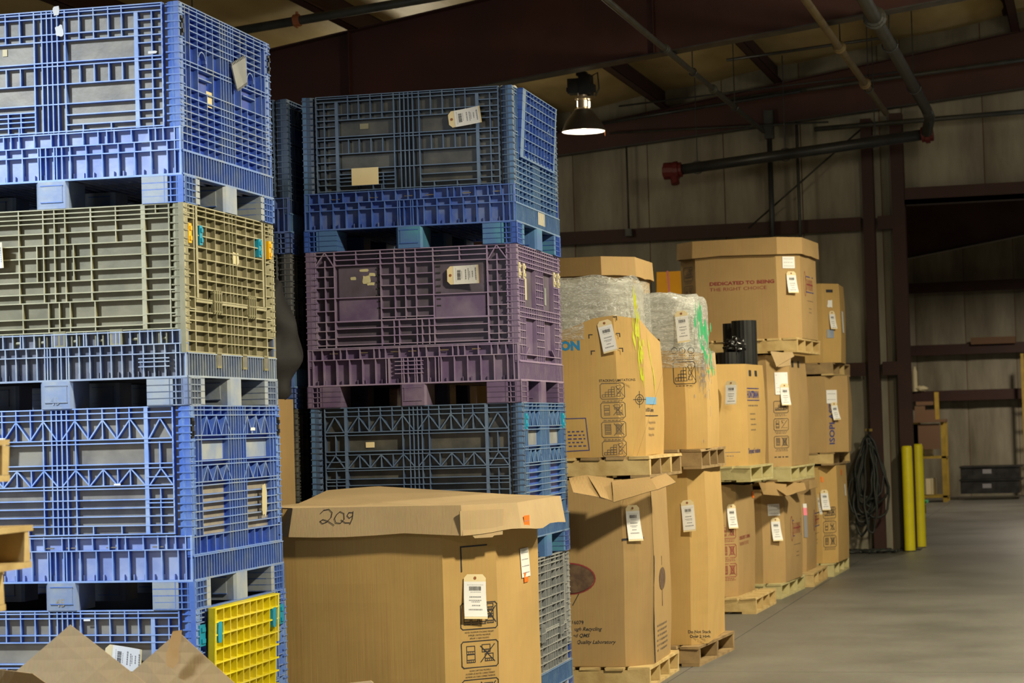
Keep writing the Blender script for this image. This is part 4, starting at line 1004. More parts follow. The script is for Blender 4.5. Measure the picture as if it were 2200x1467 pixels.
# a folded grey plastic plate wedged in the side of the top left bin
F2 = fs(SL[3]); A = [F2.p(*uv(F2, x, y), n) for x, y, n in ((492, 142, .008), (519, 124, .014), (524, 176, .012), (500, 192, .016))]
mb = MB(); mb.prism([A[0], A[3], A[2], A[1]], F2.n*.006)
for k in range(10):
    for e0, e1 in ((A[0], A[1]), (A[3], A[2])):
        p0 = e0.lerp(e1, (k+.3)/10); mb.box(p0, (e1-e0)*.04, (A[3]-A[0]).normalized()*(.012 if e0 is A[3] else -.012), F2.n*.006)
P = (A[0]+A[2])/2; mb.v = [v-P for v in mb.v]; o = mb.build('plastic_plate', 'grey_rib', None, label='grey toothed plastic plate stuck on the side of the top left bin', cat='plate'); o.location = P
# scraps on top of bins
def crumple(P, r, m, label, name='plastic_bag', flat=.5, seed=0, sx=1.0, cat='bag', amp=.35):
    mb = MB(); 
    for _ in (0,):
        def fn(u, v):
            a = u*2*PI; b = (v-.5)*PI; d = V3((math.cos(a)*math.cos(b)*sx, math.sin(a)*math.cos(b), math.sin(b)*flat))
            return d*r*(1+amp*noise.noise(d*3+V3((seed, 0, 0)))+amp*.6*noise.noise(d*8+V3((seed, 1, 0))))
        mb.grid(fn, 36, 18)
    o = mb.build(name, m, None, smooth=True, label=label, cat=cat); o.location = P; return o
b = SL[3]; F = ff(b); P = F.p(*uv(F, 100, 6), -.25); P.z = 4*BH+.0
crumple(P, .18, 'white_bag', 'crumpled white plastic bag poking out of the top left bin', flat=.16, seed=3, sx=1.3)
P = fs(SS[3]).p(-.25, -.01, -.10); crumple(P, .09, 'white_bag', 'scrap of white plastic sheet on the rim of the top middle bin', flat=.35, seed=5)
# tags on bins
def btag(b, x, y, label, rot=0.0, n=.004, **k):
    F = ff(b); F = Fr(F.o+F.n*n, F.u, F.v, F.n); u, v = uv(F, x, y); return hang_tag(F, u, v, label, rot=rot, n0=n, **k)
btag(SS[3], 964, 258, 'beige shipping tag lying sideways on the top middle blue bin', -PI/2-.1, h_=.19, w_=.09)
btag(SS[2], 961, 592, 'beige shipping tag lying sideways on the purple bin', -PI/2, h_=.185, w_=.10)
btag(SL[0], 226, 1408, 'white shipping tag on the bottom left bin behind the cardboard flaps', -PI/2+.12, h_=.18, w_=.10)
btag(SL[2], -48, 552, 'white shipping tag on the olive bin at the left edge of the picture', -PI/2, h_=.135, w_=.11, group='hanging shipping tags')
btag(SL[1], -60, 964, 'white shipping tag on the zigzag bin at the left edge of the picture', -PI/2, h_=.175, w_=.085)
mb = MB(); F = ff(SS[1]); u, v = uv(F, 825, 1052); hang_tag(F, u, v, 'shipping tag on the middle zigzag bin just showing above the carton lid', -PI/2, h_=.1, w_=.08) if 0 else sticker(face_f(), u-.03, v-.01, .1, .06, 'manila', SS[1][0], label='beige label just above the carton lid')

# ---------------------------------------------------------------- gap between the stacks
P = aty(627, 900, 11.05)
gc = Carton((P.x-.32, P.y+.15, 0), RZ, .46, .26, .01, 1.78, 'tall narrow brown carton standing in the gap between the tall stacks', mat='card', bulge=.0, wave=.002, seed=8, group=None)
P = aty(640, 700, 11.1)
def bagfn():
    mb = MB()
    def fn(u, v):
        a = u*2*PI; z = v; r = (.21*math.sin(PI*min(1, z*.98+.02))**.5+.002)*(1-.25*z)
        d = V3((math.cos(a)*r*.7, math.sin(a)*r*.55, z*.66)); return d*(1+.0)+V3((noise.noise(d*7), noise.noise(d*7+V3((5, 0, 0))), 0))*.05
    mb.grid(fn, 30, 26); o = mb.build('rubbish_bag', 'bag_grey', None, smooth=True, label='dark grey plastic bag on the tall narrow carton in the gap', cat='bag'); o.location = (P.x-.17, P.y+.08, 1.78); return o
bagfn()

# ---------------------------------------------------------------- lidded carton in front (the big near one)
rz = math.radians(-.7); vx = at(1063, 1200, 10.6)
W_, D_, c_ = 1.22, 1.21, .205; R3 = Matrix.Rotation(rz, 3, 'Z')
o = V3((vx.x, vx.y, 0))-R3 @ V3((W_/2, -D_/2+c_, 0))
pallet((o+R3 @ V3((W_/2, -D_/2, 0))), rz, 'wooden pallet under the near lidded carton', w_=1.22, d=1.2, seed=31)
NC = Carton((o.x, o.y, .13), rz, W_, D_, c_, 1.095, 'big near octagonal carton with a battered lid marked 209', mat='card_gold', lid='card_pale', bulge=.006, lip=.06, flare=.018, lidh=.135, lidwarp=.05, lidoff=.09, seed=2)
F = NC.front; fr2 = Fr(F.o-F.n*-.075+F.n*0, F.u, F.v, F.n)
def lidtext():
    mb = MB(); f3 = NC.wf(0); f3 = Fr(f3.o+f3.n*.056, f3.u, f3.v, f3.n); g = Fr(F.o+F.n*.056, F.u, F.v, F.n)
    from mathutils.bvhtree import BVHTree
    lm = NC.lid.data; bvh = BVHTree.FromPolygons([v.co.copy() for v in lm.vertices], [tuple(p.vertices) for p in lm.polygons])
    def onlid(P):
        e = R3.inverted() @ (EYE-NC.loc); d = (P-e).normalized(); h = bvh.ray_cast(e, d); return h[0]+h[1]*(.002 if h[1].dot(d) < 0 else -.002) if h[0] else P
    def px(L, t=.0035):
        pts = [uv(f3, x, y+2) for x, y in L]; stroke(mb, g, pts, t, n=0.0, fn=onlid)
    px([(689, 1101), (696, 1094), (707, 1092), (714, 1099), (712, 1109), (703, 1119), (693, 1123), (688, 1118), (694, 1114), (704, 1117), (718, 1126)])
    px([(724, 1103), (719, 1112), (722, 1121), (732, 1122), (740, 1113), (739, 1101), (731, 1097), (724, 1103)])
    px([(758, 1099), (750, 1099), (746, 1106), (751, 1111), (758, 1106), (759, 1097), (757, 1113), (752, 1124)]); px([(733, 1115), (742, 1121), (751, 1121)])
    mb.build('handwritten_number', 'ink', NC.lid)
lidtext()
# overlapping board on the chamfer of the lid, with a notched lower edge
def lidtab():
    g = NC.cham; f4 = NC.wf(1); off = .128; f5 = Fr(f4.o+f4.n*off, f4.u, f4.v, f4.n); g5 = Fr(g.o+g.n*off, g.u, g.v, g.n)
    P = [uv(f5, x, y) for x, y in ((988, 1098), (1082, 1093), (1080, 1148), (1062, 1150), (1058, 1154), (1020, 1156), (1014, 1149), (990, 1151))]
    mb = MB(); mb.prism([g5.p(a, b, 0) for a, b in P][::-1], g5.n*-.006); mb.build('lid_tab', 'card_pale', NC.lid)
    g = NC.right; f4 = NC.wf(2)
lidtab()
def pxuv(C, k, x, y): return uv(C.wf(k), x, y)
u, v = pxuv(NC, 1, 988, 1175); u2, v2 = pxuv(NC, 1, 988, 1227)
mb = MB(); stroke(mb, NC.cham, [(u, v2), (u, v), (u+.14, v-.004)], .007, fn=NC.f); mb.build('printed_corner_mark', 'ink', NC.root)
u, v = pxuv(NC, 1, 987, 1297); NC.icons(1, u, v, .195, .125, (0, 1, 2), 'ink', gap=.058, lines=3, caps=(('NEVER MAXIMUM STACKING HEIGHT', 'EMPILER 2 BOITES MAXIMUM', 'APILAR 2 CAJAS MAXIMO'), ('ALIGN CARTONS PROPERLY', 'ALIGNER LES BOITES CORRECTEMENT', 'ALINEAR LAS CAJAS CORRECTAMENTE'), None))
u, v = pxuv(NC, 1, 1016, 1233); NC.tag(1, u, v, 'large white shipping tag on the near lidded carton', w_=.12, h_=.212, rot=.06, curl=.025)
u, v = pxuv(NC, 2, 1104, 1182); NC.stick(2, u+.10, v, .16, .145, 'paper', lines=4, name='packing_slip', label='curled white packing slip')
u, v = pxuv(NC, 2, 1121, 1230); NC.stick(2, u+.0, v, .08, .05, 'orange_sticker', label='small orange sticker')
g = NC.right; g2 = Fr(g.o+g.n*.142, g.u, g.v, g.n); u, v = uv(wfr(NC.loc, NC.rz, g2), 1124, 1108); sticker(g2, u, v, .10, .052, 'orange_sticker', NC.lid, lines=1, label='small orange sticker')

# ---------------------------------------------------------------- row of cartons along the aisle
RZD = math.radians
def put(pl, prz, W, D, inx=.02, iny=.0, rz=None):
    """centre of a carton of size W x D on a pallet whose front right corner is pl"""
    R = Matrix.Rotation(prz, 3, 'Z'); return V3((pl[0], pl[1], 0))+R @ V3((-W/2-inx, D/2+iny, 0))
def byv2(v2, yaw, W, D, c):
    a = RZD(yaw); R = Matrix.Rotation(a, 3, 'Z'); return V3((v2[0], v2[1], 0))-R @ V3((W/2, -D/2+c, 0))
GL, GU = 'cartons of the lower row', 'cartons of the upper row'
p1, p2, p3, p4, p5, p6 = [flo(*q) for q in ((1396, 1481), (1503, 1432), (1625, 1319), (1679, 1287), (1749, 1261), (1792, 1239))]
# --- A
ra = RZD(.4); pallet(p1, ra, 'pale pine pallet under the first floor carton, nearest the camera in the aisle row', seed=1, d=1.0)
cc = byv2((-2.65, 13.14), 2, 1.12, 0.95, 0.155)
A = Carton((cc.x, cc.y, .13), RZD(2), 1.12, 0.95, 0.155, 1.13, 'first lower carton of the aisle row with a torn crumpled rim and a globe print', mat='card', seed=3, bulge=.012, group=GL)
# --- B
rb = RZD(-3.3); pallet(p2, rb, 'worn pallet under the second floor carton marked do not stack', seed=2, mat='wood_old', d=1.06, ns=3)
cc = byv2((-2.53, 14.35), 1.5, 1.1, 1.0, 0.1)
B = Carton((cc.x, cc.y, .13), RZD(1.5), 1.1, 1.0, 0.1, 1.15, 'second lower carton of the row, marked Do Not Stack Over 2 High', mat='card_gold', seed=4, bulge=.015, group=GL)
# --- C
rc = RZD(-1.1); pallet(p3, rc, 'pale pine pallet sticking out under the third floor carton', seed=3, d=1.03)
cc = byv2((-2.94, 18.17), -3.5, 1.1, 0.93, 0.13)
Cc = Carton((cc.x, cc.y, .13), RZD(-3.5), 1.1, 0.93, 0.13, .93, 'third lower carton of the aisle row with maroon print and an orange sticker', mat='card', seed=5, group=GL)
# --- D
rd = RZD(-2.5); pallet(p4, rd, 'pallet under the fourth floor carton with green paint on a board end', seed=4, mat='wood_green', d=1.22)
cc = byv2((-2.751, 19.65), -4, 1.08, 1.08, 0.165)
D = Carton((cc.x, cc.y, .13), RZD(-4), 1.08, 1.08, 0.165, .84, 'fourth lower carton of the aisle row with torn rim and wrench shaped print', mat='card', seed=6, group=GL)
# --- E
re = RZD(0); pallet(p5, re, 'pallet under the fifth floor carton', seed=5, mat='wood', d=1.1)
cc = byv2((-2.737, 21.0), -2, 1.08, 0.98, 0.17)
E = Carton((cc.x, cc.y, .13), RZD(-2), 1.08, 0.98, 0.17, .88, 'fifth lower carton of the aisle row, with pink and grey tape on its edge', mat='card', seed=7, group=GL)
# --- F
rf = RZD(-1); pallet(p6, rf, 'pallet under the last floor carton beside the column', seed=6, mat='wood_green', d=1.22)
cc = byv2((-2.574, 22.3), -1, 1.1, 1.1, 0.145)
Fc = Carton((cc.x, cc.y, .13), RZD(-1), 1.1, 1.1, 0.145, .98, 'last lower carton of the aisle row, at the far end beside the hoses', mat='card_gold', seed=8, group=GL)
# --- upper row
def up(px_, z): d = ray(*px_); t = (z-1.6)/d.z; P = EYE+d*t; return P
def zlift(p, z): return V3((p[0], p[1], z))
def topU1(k, t):
    if k == 0: return .765+.095*min(1, max(0, (t-.6)/.3))
    if k == 1: return .86-.02*t
    if k == 2: return .84-.12*t
    return .74
q1 = V3((-2.61, 12.95, 1.265)); r1 = RZD(-.6); pallet(q1, r1, 'splintered pallet under the film wrapped carton with yellow paint', seed=11, mat='wood_old', back='wood', d=1.0)
cc = byv2((-2.668, 13.15), 2, 1.15, 0.97, 0.14)
U1 = Carton((cc.x, cc.y, 1.395), RZD(2), 1.15, 0.97, 0.14, .86, 'film wrapped carton with yellow green paint streaks on top of the first floor carton', mat='card_gold', seed=9, bulge=.012, lean=(-.015, 0), top=topU1, group=GU)
q2 = V3((-2.506, 14.15, 1.285)); r2 = RZD(.3); pallet(q2, r2, 'old pallet under the film wrapped carton with green paint', seed=12, mat='wood_old', d=1.0, ns=4)
cc = byv2((-2.5, 14.35), 3, 1.12, 0.92, 0.12)
U2 = Carton((cc.x, cc.y, 1.415), RZD(3), 1.12, 0.92, 0.12, .66, 'film wrapped carton with green paint and dark smears, second in the upper row', mat='card_gold', seed=10, bulge=.012, lean=(-.01, 0), top=lambda k, t: .645+.015*math.sin(k*2+t*3), group=GU)
q3 = V3((-2.772, 17.95, 1.085)); r3 = RZD(-2.3); pallet(q3, r3, 'greenish pallet under the open carton holding black rolls', seed=13, mat='wood_green', d=1.02, ns=3)
cc = byv2((-2.83, 18.2), -4, 1.12, 1.1, 0.205)
U3 = Carton((cc.x, cc.y, 1.215), RZD(-4), 1.12, 1.1, 0.205, .85, 'open carton with black rolls standing in it, third in the upper row', mat='card_gold', seed=11, group=GU)
q4 = V3((-2.639, 19.4, 1.04)); r4 = RZD(-3.1); pallet(q4, r4, 'greenish pallet under the fourth upper carton', seed=14, mat='wood_green', d=1.2)
cc = byv2((-2.66, 19.65), -5, 1.1, 1.05, 0.17)
U4 = Carton((cc.x, cc.y, 1.17), RZD(-5), 1.1, 1.05, 0.17, 1.0, 'fourth upper carton with printed stacking symbols under the big lidded carton', mat='card', seed=12, group=GU)
q5 = V3((-2.544, 19.4, 2.185)); r5 = RZD(-3.3); pallet(q5, r5, 'yellowish pallet under the big lidded carton at the top of the row', seed=15, mat='wood', d=1.15)
cc = byv2((-2.528, 19.65), -4, 1.1, 1.1, 0.18)
U5 = Carton((cc.x, cc.y, 2.315), RZD(-4), 1.1, 1.1, 0.18, .90, 'big lidded carton marked DEDICATED TO BEING THE RIGHT CHOICE, topmost of the row', mat='card', lid='card', lidh=.15, lip=.05, flare=.004, seed=13, bulge=.002, wave=.003, group='cartons three levels up')
q6 = V3((-2.575, 22.1, 1.115)); r6 = RZD(-2); pallet(q6, r6, 'pallet under the second level carton at the far end', seed=16, mat='wood_old', back='wood', d=1.2)
cc = byv2((-2.438, 22.35), 3.75, 1.1, 1.05, 0.215)
M6 = Carton((cc.x, cc.y, 1.245), RZD(3.75), 1.1, 1.05, 0.215, .77, 'middle carton of the far three high stack with sideways black lettering', mat='card', seed=14, group='cartons of the far stack')
q7 = V3((-2.546, 22.1, 2.02)); pallet(q7, r6, 'pallet under the topmost carton of the far stack', seed=17, mat='wood_old', back='wood', d=1.2)
cc = byv2((-2.481, 22.3), 2.5, 1.08, 1.0, 0.17)
U6 = Carton((cc.x, cc.y, 2.15), RZD(2.5), 1.08, 1.0, 0.17, .80, 'topmost carton of the far stack with torn labels', mat='card_gold', seed=15, group='cartons of the far stack')
# hidden-row cartons behind
ge = aty(1423, 560, 16.75); gz = aty(1400, 556, 16.0).z
gx = ge.x-.03
mgz = gz-1.45
for z, lab in ((0, 'pallet behind the wrapped cartons on the floor'), (1.32, 'pallet behind the wrapped cartons at mid height')): pallet((gx, 15.62, z), 0, lab, seed=21, mat='wood_old', ns=3)
Carton((gx-.6, 16.15, .13), 0, 1.15, 1.0, .2, 1.18, 'carton on the floor hidden behind the second wrapped stack', seed=21, group='cartons behind the row')
G = Carton((gx-.6, 16.15, 1.45), 0, 1.15, 1.05, .2, mgz, 'dim lidded carton standing behind the first wrapped carton', mat='card', lid='card', lidh=.14, lip=.05, flare=.006, seed=22, wave=.003, group='cartons behind the row')
oz = aty(1440, 583, 23.9).z; oa = aty(1410, 600, 23.9).x
pallet((oa+1.12, 21.2, 0), 0, 'pallet behind the big lidded carton', seed=22, mat='wood_old', ns=3) if 0 else None
Carton((oa+.3, 24.35, 0), 0, .62, .9, .05, oz-.75, 'tall carton behind the row carrying the orange carton', seed=23, group='cartons behind the row')
OC = Carton((oa+.3, 24.35, oz-.75), 0, .60, .88, .005, .75, 'bright orange carton with a pink stripe behind the row, left of the big lidded carton', mat='card_orange', seed=24, wave=.002, group='cartons behind the row')
u, v = pxuv(OC, 0, 1434, 590); mb = MB(); stroke(mb, OC.front, [(u, .0), (u+.02, .3)], .02, fn=OC.f); mb.build('pink_stripe', 'pink', OC.root)

# contents and film of the wrapped cartons
def wrap(C, z0, z1, dense, label, top_dome=.03, e=.012, seed=0, bulk=True):
    """film shell following the octagon, rounded at the top"""
    def ringf(u, z, ex):
        k = int(u*8) % 8; t = u*8-int(u*8); a, b = V3((*C.oct[k], 0)), V3((*C.oct[(k+1) % 8], 0)); p = a.lerp(b, t)
        p = p.lerp(p.normalized()*min(C.W, C.D)*.53, .35) ; q = C.f(V3((p.x, p.y, min(z, C.h)))); d = V3((p.x, p.y, 0)).normalized()
        return V3((q.x, q.y, 0))+d*ex
    def mk(ex, zz0, zz1, m, name, amp, parent, n=96, smooth=True, **kw):
        mb = MB()
        def fn(u, v):
            s = min(1, max(0, (v-.80)/.20)); z = zz0+(zz1-zz0)*min(1, v/.92)
            p = ringf(u % 1.0, z, ex); shr = 1-.13*s**2-(.0 if v < .999 else .0)
            if v > .92: shr *= 1-(v-.92)/.08*.9; z = zz1+.01*math.sin(u*23)
            q = V3((p.x*shr, p.y*shr, z)); nn = noise.noise(V3((q.x*4+seed, q.y*4, q.z*5)))*amp+noise.noise(V3((q.x*12+seed, q.y*12, q.z*20)))*amp*.45
            q += V3((q.x, q.y, 0)).normalized()*nn; q.z += noise.noise(V3((q.x*5, q.y*5, seed)))*top_dome*max(0, (v-.5))*2; return q
        mb.grid(fn, n, 44); return mb.build(name, m, parent, smooth=smooth, **kw)
    if bulk: mk(-.035, z0+.05, z1-.012, 'bundle', 'bundled_contents', .012, C.root)
    mk(e, z0-.01, z1, 'film_dense' if dense else 'film', 'stretch_film', .010, C.root, label=label)
wrap(U1, .73, 1.10, False, 'clear wrinkled stretch film', .05, .010, 1)
wrap(U2, .60, 1.03, True, 'silvery layered stretch film', .05, .012, 4)
# second thin film skirt over the boards
def skirt_film(C, z0, z1, m, seed):
    mb = MB()
    def fn(u, v):
        uu = (u*.30+.06); k = int(uu*8) % 8; t = uu*8-int(uu*8); a, b = V3((*C.oct[k], 0)), V3((*C.oct[(k+1) % 8], 0)); p = a.lerp(b, t); q = C.f(V3((p.x, p.y, z0+(z1-z0)*v))); d = V3((p.x, p.y, 0)).normalized(); return q+d*(.008+.004*noise.noise(q*14+V3((seed, 0, 0))))
    mb.grid(fn, 40, 26); mb.build('stretch_film', m, C.root, smooth=True, label='thin film over the board')
skirt_film(U2, .54, .66, 'film', 6)

# ---- prints on cartons
def PT(C, k, s, x, y, size, mat, **kw): u, v = pxuv(C, k, x, y); return C.text(k, s, size, u, v, mat, **kw)
def IC(C, k, x, y, w_, h_, kinds, mat, **kw): u, v = pxuv(C, k, x, y); return C.icons(k, u, v, w_, h_, kinds, mat, **kw)
def TG(C, k, x, y, label, **kw): u, v = pxuv(C, k, x, y); return C.tag(k, u, v, label, **kw)
def SK(C, k, x, y, w_, h_, m, **kw): u, v = pxuv(C, k, x, y); return C.stick(k, u, v, w_, h_, m, **kw)
# A: ISO line, lettering, globe, seam
for s, y in (('ISO 16079', 1343), ('Through Recycling', 1357), ('Certified QMS', 1371), ('Quality Laboratory', 1385)):
    x = {'ISO 16079': 1208, 'Through Recycling': 1211, 'Certified QMS': 1202, 'Quality Laboratory': 1238}[s]
    PT(A, 0, s, x, y-2, .031, 'ink', shear=.35 if 'ISO' not in s else 0, bold=.0006)
u, v = pxuv(A, 0, 1222, 1243); fr = A.front
mb = MB(); mb.poly([A.f(fr.p(u+.155*math.cos(-q*PI/14), v+.088*math.sin(-q*PI/14), .007)) for q in range(28)]); mb.build('printed_globe', 'ink_brown', A.root, label='dark oval globe print')
mb = MB(); stroke(mb, fr, [(u+.16*math.cos(q*PI/16), v+.093*math.sin(q*PI/16)) for q in range(-14, 15)], .009, n=.002, fn=A.f); mb.build('printed_globe_outline', 'ink_red', A.root)
mb = MB(); stroke(mb, fr, [(u+.06, v+.09), (u+.02, v+.16)], .005, n=.002, fn=A.f)
for k in range(0): stroke(mb, fr, [(u+.15*math.cos(q*PI/10)*.3*(k+1), v+.085*math.sin(q*PI/10)) for q in range(-4, 5)], .003, n=.0025, fn=A.f)
mb.build('printed_globe_stem', 'ink', A.root)
u, v = pxuv(A, 1, 1406, 1150); mb = MB(); g = A.right; stroke(mb, g, [(.004, .02), (.008, .5), (.0, .9), (.006, 1.11)], .026, fn=A.f); mb.build('dark_seam', 'ink', A.root)
u, v = pxuv(A, 0, 1345, 1159); mb = MB(); stroke(mb, A.cham, [(.0, v), (.14, v-.004)], .014, fn=A.f); mb.build('printed_bar', 'ink', A.root)
u, v = pxuv(A, 2, 1428, 1238); mb = MB(); g = A.right; u = .30
mb.poly([A.f(g.p(u+.13*math.cos(-q*PI/10), v+.07*math.sin(-q*PI/10), .002)) for q in range(20)]); stroke(mb, g, [(u, v-.13), (u, v+.16)], .02, fn=A.f); mb.build('printed_globe', 'ink_brown', A.root)
mb = MB(); textlines(mb, g, .10, v+.28, .4, 6, .03, A.f, .012); mb.build('printed_lettering', 'ink_soft', A.root, label='illegible block of print')
TG(A, 1, 1355, 1085, 'white shipping tag under the torn rim of the first lower carton', w_=.10, h_=.215, curl=.03)
# crumpled rim flaps of A
wA = lambda x, y, Z: at(x, y, Z)
fl_ = [((1222, 1028, 13.0), (1262, 1022, 13.0), (1300, 1075, 12.86), (1232, 1060, 12.8)), ((1262, 1022, 13.0), (1318, 1030, 12.98), (1316, 1078, 12.88), (1290, 1070, 12.84)),
       ((1314, 1034, 12.95), (1396, 1024, 13.0), (1412, 1052, 12.96), (1318, 1080, 12.86)), ((1370, 1040, 12.98), (1430, 1020, 13.15), (1452, 1036, 13.1), (1412, 1054, 12.96))]
Ai = A.root.matrix_world
for k, q in enumerate(fl_):
    Rinv = Matrix.Rotation(-A.rz, 3, 'Z'); pts = [Rinv @ (at(*t)-A.loc) for t in q]; flap(pts, 'card', 'torn_flap', A.root, seed=k, amp=.008)
# B
PT(B, 0, 'Do Not Stack', 1478, 1360, .027, 'ink', bold=.0008); PT(B, 0, 'Over 2 High', 1482, 1370, .027, 'ink', bold=.0008)
TG(B, 0, 1474, 1074, 'white shipping tag on the plain second lower carton', w_=.085, h_=.205, rot=-.1, curl=.05)
# C
u, v = pxuv(Cc, 1, 1560, 1128); Cc.icons(1, .02, v, .145, .11, (1, 2, 2), 'ink_red', gap=.05)
u, v = pxuv(Cc, 2, 1588, 1150); Cc.text(2, 'DEDICATED TO BEING', .040, .06, v+.035, 'ink_red', bold=.001); Cc.text(2, 'THE RIGHT CHOICE', .040, .06, v+.085, 'ink_red')
TG(Cc, 1, 1568, 1083, 'narrow white shipping tag on the third lower carton', w_=.085, h_=.20)
SK(Cc, 2, 1613, 1056, .07, .055, 'orange_sticker', label='small orange sticker')
# D
TG(D, 1, 1663, 1112, 'white shipping tag below a square label on the fourth lower carton', w_=.095, h_=.205, curl=.04)
SK(D, 1, 1648, 1083, .125, .105, 'paper', lines=3, name='paper_label', label='square white paper label')
def wrench(C, k, x, y, s=1.0):
    u, v = pxuv(C, k, x, y); g = C.face(k); mb = MB()
    stroke(mb, g, [(u+.05*s-.05*s*math.cos(q*PI/8), v+.11*s*math.sin(q*PI/8)) for q in range(-7, 8)], .009, fn=C.f); stroke(mb, g, [(u+.08*s, v-.075*s), (u+.08*s, v+.075*s)], .008, fn=C.f); mb.build('printed_wrench_emblem', 'ink_red', C.root)
    mb = MB(); stroke(mb, g, [(u+.09*s, v-.07*s), (u+.42*s, v-.07*s)], .010, fn=C.f); stroke(mb, g, [(u+.09*s, v+.07*s), (u+.42*s, v+.07*s)], .010, fn=C.f); mb.build('printed_wrench_lines', 'ink_navy', C.root)
    mb = MB(); 
    for j in range(7): stroke(mb, g, [(u+.12*s+.042*j*s, v-.04*s), (u+.12*s+.042*j*s, v+.045*s)], .014, fn=C.f); stroke(mb, g, [(u+.12*s+.042*j*s, v), (u+.145*s+.042*j*s, v)], .012, fn=C.f)
    mb.build('printed_block_letters', 'ink_red', C.root)
    mb = MB(); textlines(mb, g, u+.10*s, v+.15*s, .3*s, 1, .03, C.f, .006); textlines(mb, g, u+.2*s, v+.22*s, .12*s, 2, .035, C.f, .008); mb.build('printed_small_lines', 'ink_soft', C.root)
wrench(D, 2, 1697, 1136); wrench(U5, 2, 1727, 609); wrench(E, 2, 1744, 1118, .9)
# E
u, v = pxuv(E, 2, 1749, 1062); TG(E, 2, 1752, 1062, 'narrow white shipping tag on the fifth lower carton', w_=.10, h_=.20)
SK(E, 1, 1723, 1081, .03, .02, 'paper', label='scrap of white tape') if 0 else None
for y, h_, m, lb in ((1082, .04, 'paper', 'white scrap'), (1090, .075, 'pink', 'pink tape'), (1107, .21, 'ink_grey', 'grey tape')): SK(E, 1, 1723, y, .04, h_, m, label=lb, name='tape_strip')
# F
u, v = pxuv(Fc, 1, 1766, 1090); Fc.icons(1, u, v, .16, .11, (0, 1, 2), 'ink', gap=.035)
TG(Fc, 1, 1768, 1052, 'white shipping tag on the last lower carton', w_=.095, h_=.205)
SK(Fc, 1, 1763, 1024, .02, .055, 'orange_sticker', label='small orange sticker'); SK(Fc, 2, 1806, 1008, .06, .06, 'orange_sticker', label='small orange sticker'); SK(Fc, 2, 1812, 1040, .08, .12, 'paper', label='white label')
# U1
for (x, y, a_) in ((1269, 719, 0), (1273, 754, 0), (1335, 716, 1), (1340, 748, 1), (1330, 680, 1)):
    u, v = pxuv(U1, 0, x, y); mb = MB(); s = -1 if a_ else 1; stroke(mb, U1.front, [(u, v+.02), (u, v), (u+s*.02, v)], .006, fn=U1.f); mb.build('printed_corner_mark', 'ink', U1.root)
u, v = pxuv(U1, 0, 1218, 752); U1.text(0, 'ON', .075, u-.028, v, 'ink_blue', bold=.004)
u, v = pxuv(U1, 0, 1288, 822); U1.text(0, 'STACKING LIMITATIONS', .021, u, v-.004, 'ink', bold=.0004, sx=.95)
u, v = pxuv(U1, 0, 1290, 824); U1.icons(0, u+.0, v+.0, .148, .095, (3, 1, 2, 3), 'ink_soft', gap=.022, lines=1)
u, v = pxuv(U1, 0, 1200, 900); mb = MB(); stroke(mb, U1.front, [(u, v), (u+.17, v), (u+.185, v+.195), (u, v+.2)], .006, fn=U1.f); textlines(mb, U1.front, u+.06, v+.08, .11, 5, .022, U1.f, .008); mb.build('printed_box', 'ink_navy', U1.root)
g = U1.cham; gr = U1.right
u, v = pxuv(U1, 1, 1373, 858); mb = MB(); r_ = .03; stroke(mb, g, [(u+r_*math.cos(q*PI/8), v+r_*math.sin(q*PI/8)) for q in range(17)], .004, fn=U1.f); stroke(mb, g, [(u+r_*.5*math.cos(q*PI/8), v+r_*.5*math.sin(q*PI/8)) for q in range(17)], .004, fn=U1.f); stroke(mb, g, [(u, v-.05), (u, v+.05)], .004, fn=U1.f); stroke(mb, g, [(u-.045, v), (u+.045, v)], .004, fn=U1.f); mb.build('printed_target_emblem', 'ink', U1.root)
g = U1.right; v = pxuv(U1, 2, 1392, 858)[1]
mb = MB(); mb.poly([U1.f(g.p(.01, v-.015, .001)), U1.f(g.p(.01, v+.03, .001)), U1.f(g.p(.40, v+.03, .001)), U1.f(g.p(.40, v-.015, .001))]); mb.build('printed_blue_band', 'ink_pale_blue', U1.root)
U1.text(2, 'An AUDIA Company', .034, .01, v+.075, 'ink', bold=.0006); mb = MB(); stroke(mb, g, [(.0, v+.10), (.45, v+.10)], .005, fn=U1.f); mb.build('printed_rule', 'ink', U1.root)
for k, s in enumerate(('Washington Penn Plastic', '450 Racetrack Road', 'Washington, Penna')): U1.text(2, s, .026, .11, v+.15+.038*k, 'ink_soft')
def streak(C, k, pts, m, wd, name, n=.002, seed=0, num=26):
    mb = MB(); g = C.face(k); P = [uv(C.wf(k), x, y) for x, y in pts]; r = random.Random(seed+11)
    for _ in range(num):
        t = r.uniform(0, len(P)-1.01); a = int(t); f_ = t-a; b = P[min(a+1, len(P)-1)]
        u = P[a][0]*(1-f_)+b[0]*f_+r.gauss(0, wd*.3); v = P[a][1]*(1-f_)+b[1]*f_; L = r.uniform(.03, .14); w0 = r.uniform(.003, .011)
        q_ = [(u-w0*.3, v-L/2), (u-w0, v), (u-w0*.2, v+L/2), (u+w0*.3, v+L/2), (u+w0*.9, v), (u+w0*.2, v-L/2)]
        mb.poly([C.f(g.p(x, y, n+r.uniform(0, .0008))) for x, y in q_])
    mb.build(name, m, C.root, label=name.replace('_', ' '), kind='stuff')
streak(U1, 1, [(1368, 690), (1372, 700), (1374, 720), (1376, 745), (1378, 770), (1380, 790), (1380, 815)], 'lime', .05, 'lime_paint_streak')
streak(U1, 2, [(1396, 730), (1398, 745), (1400, 770), (1402, 800), (1405, 835)], 'lime', .03, 'lime_paint_streak', seed=2, num=14)
streak(U1, 1, [(1363, 630), (1366, 645), (1369, 665), (1372, 685)], 'lime', .02, 'lime_paint_streak', n=.02, seed=3, num=10)
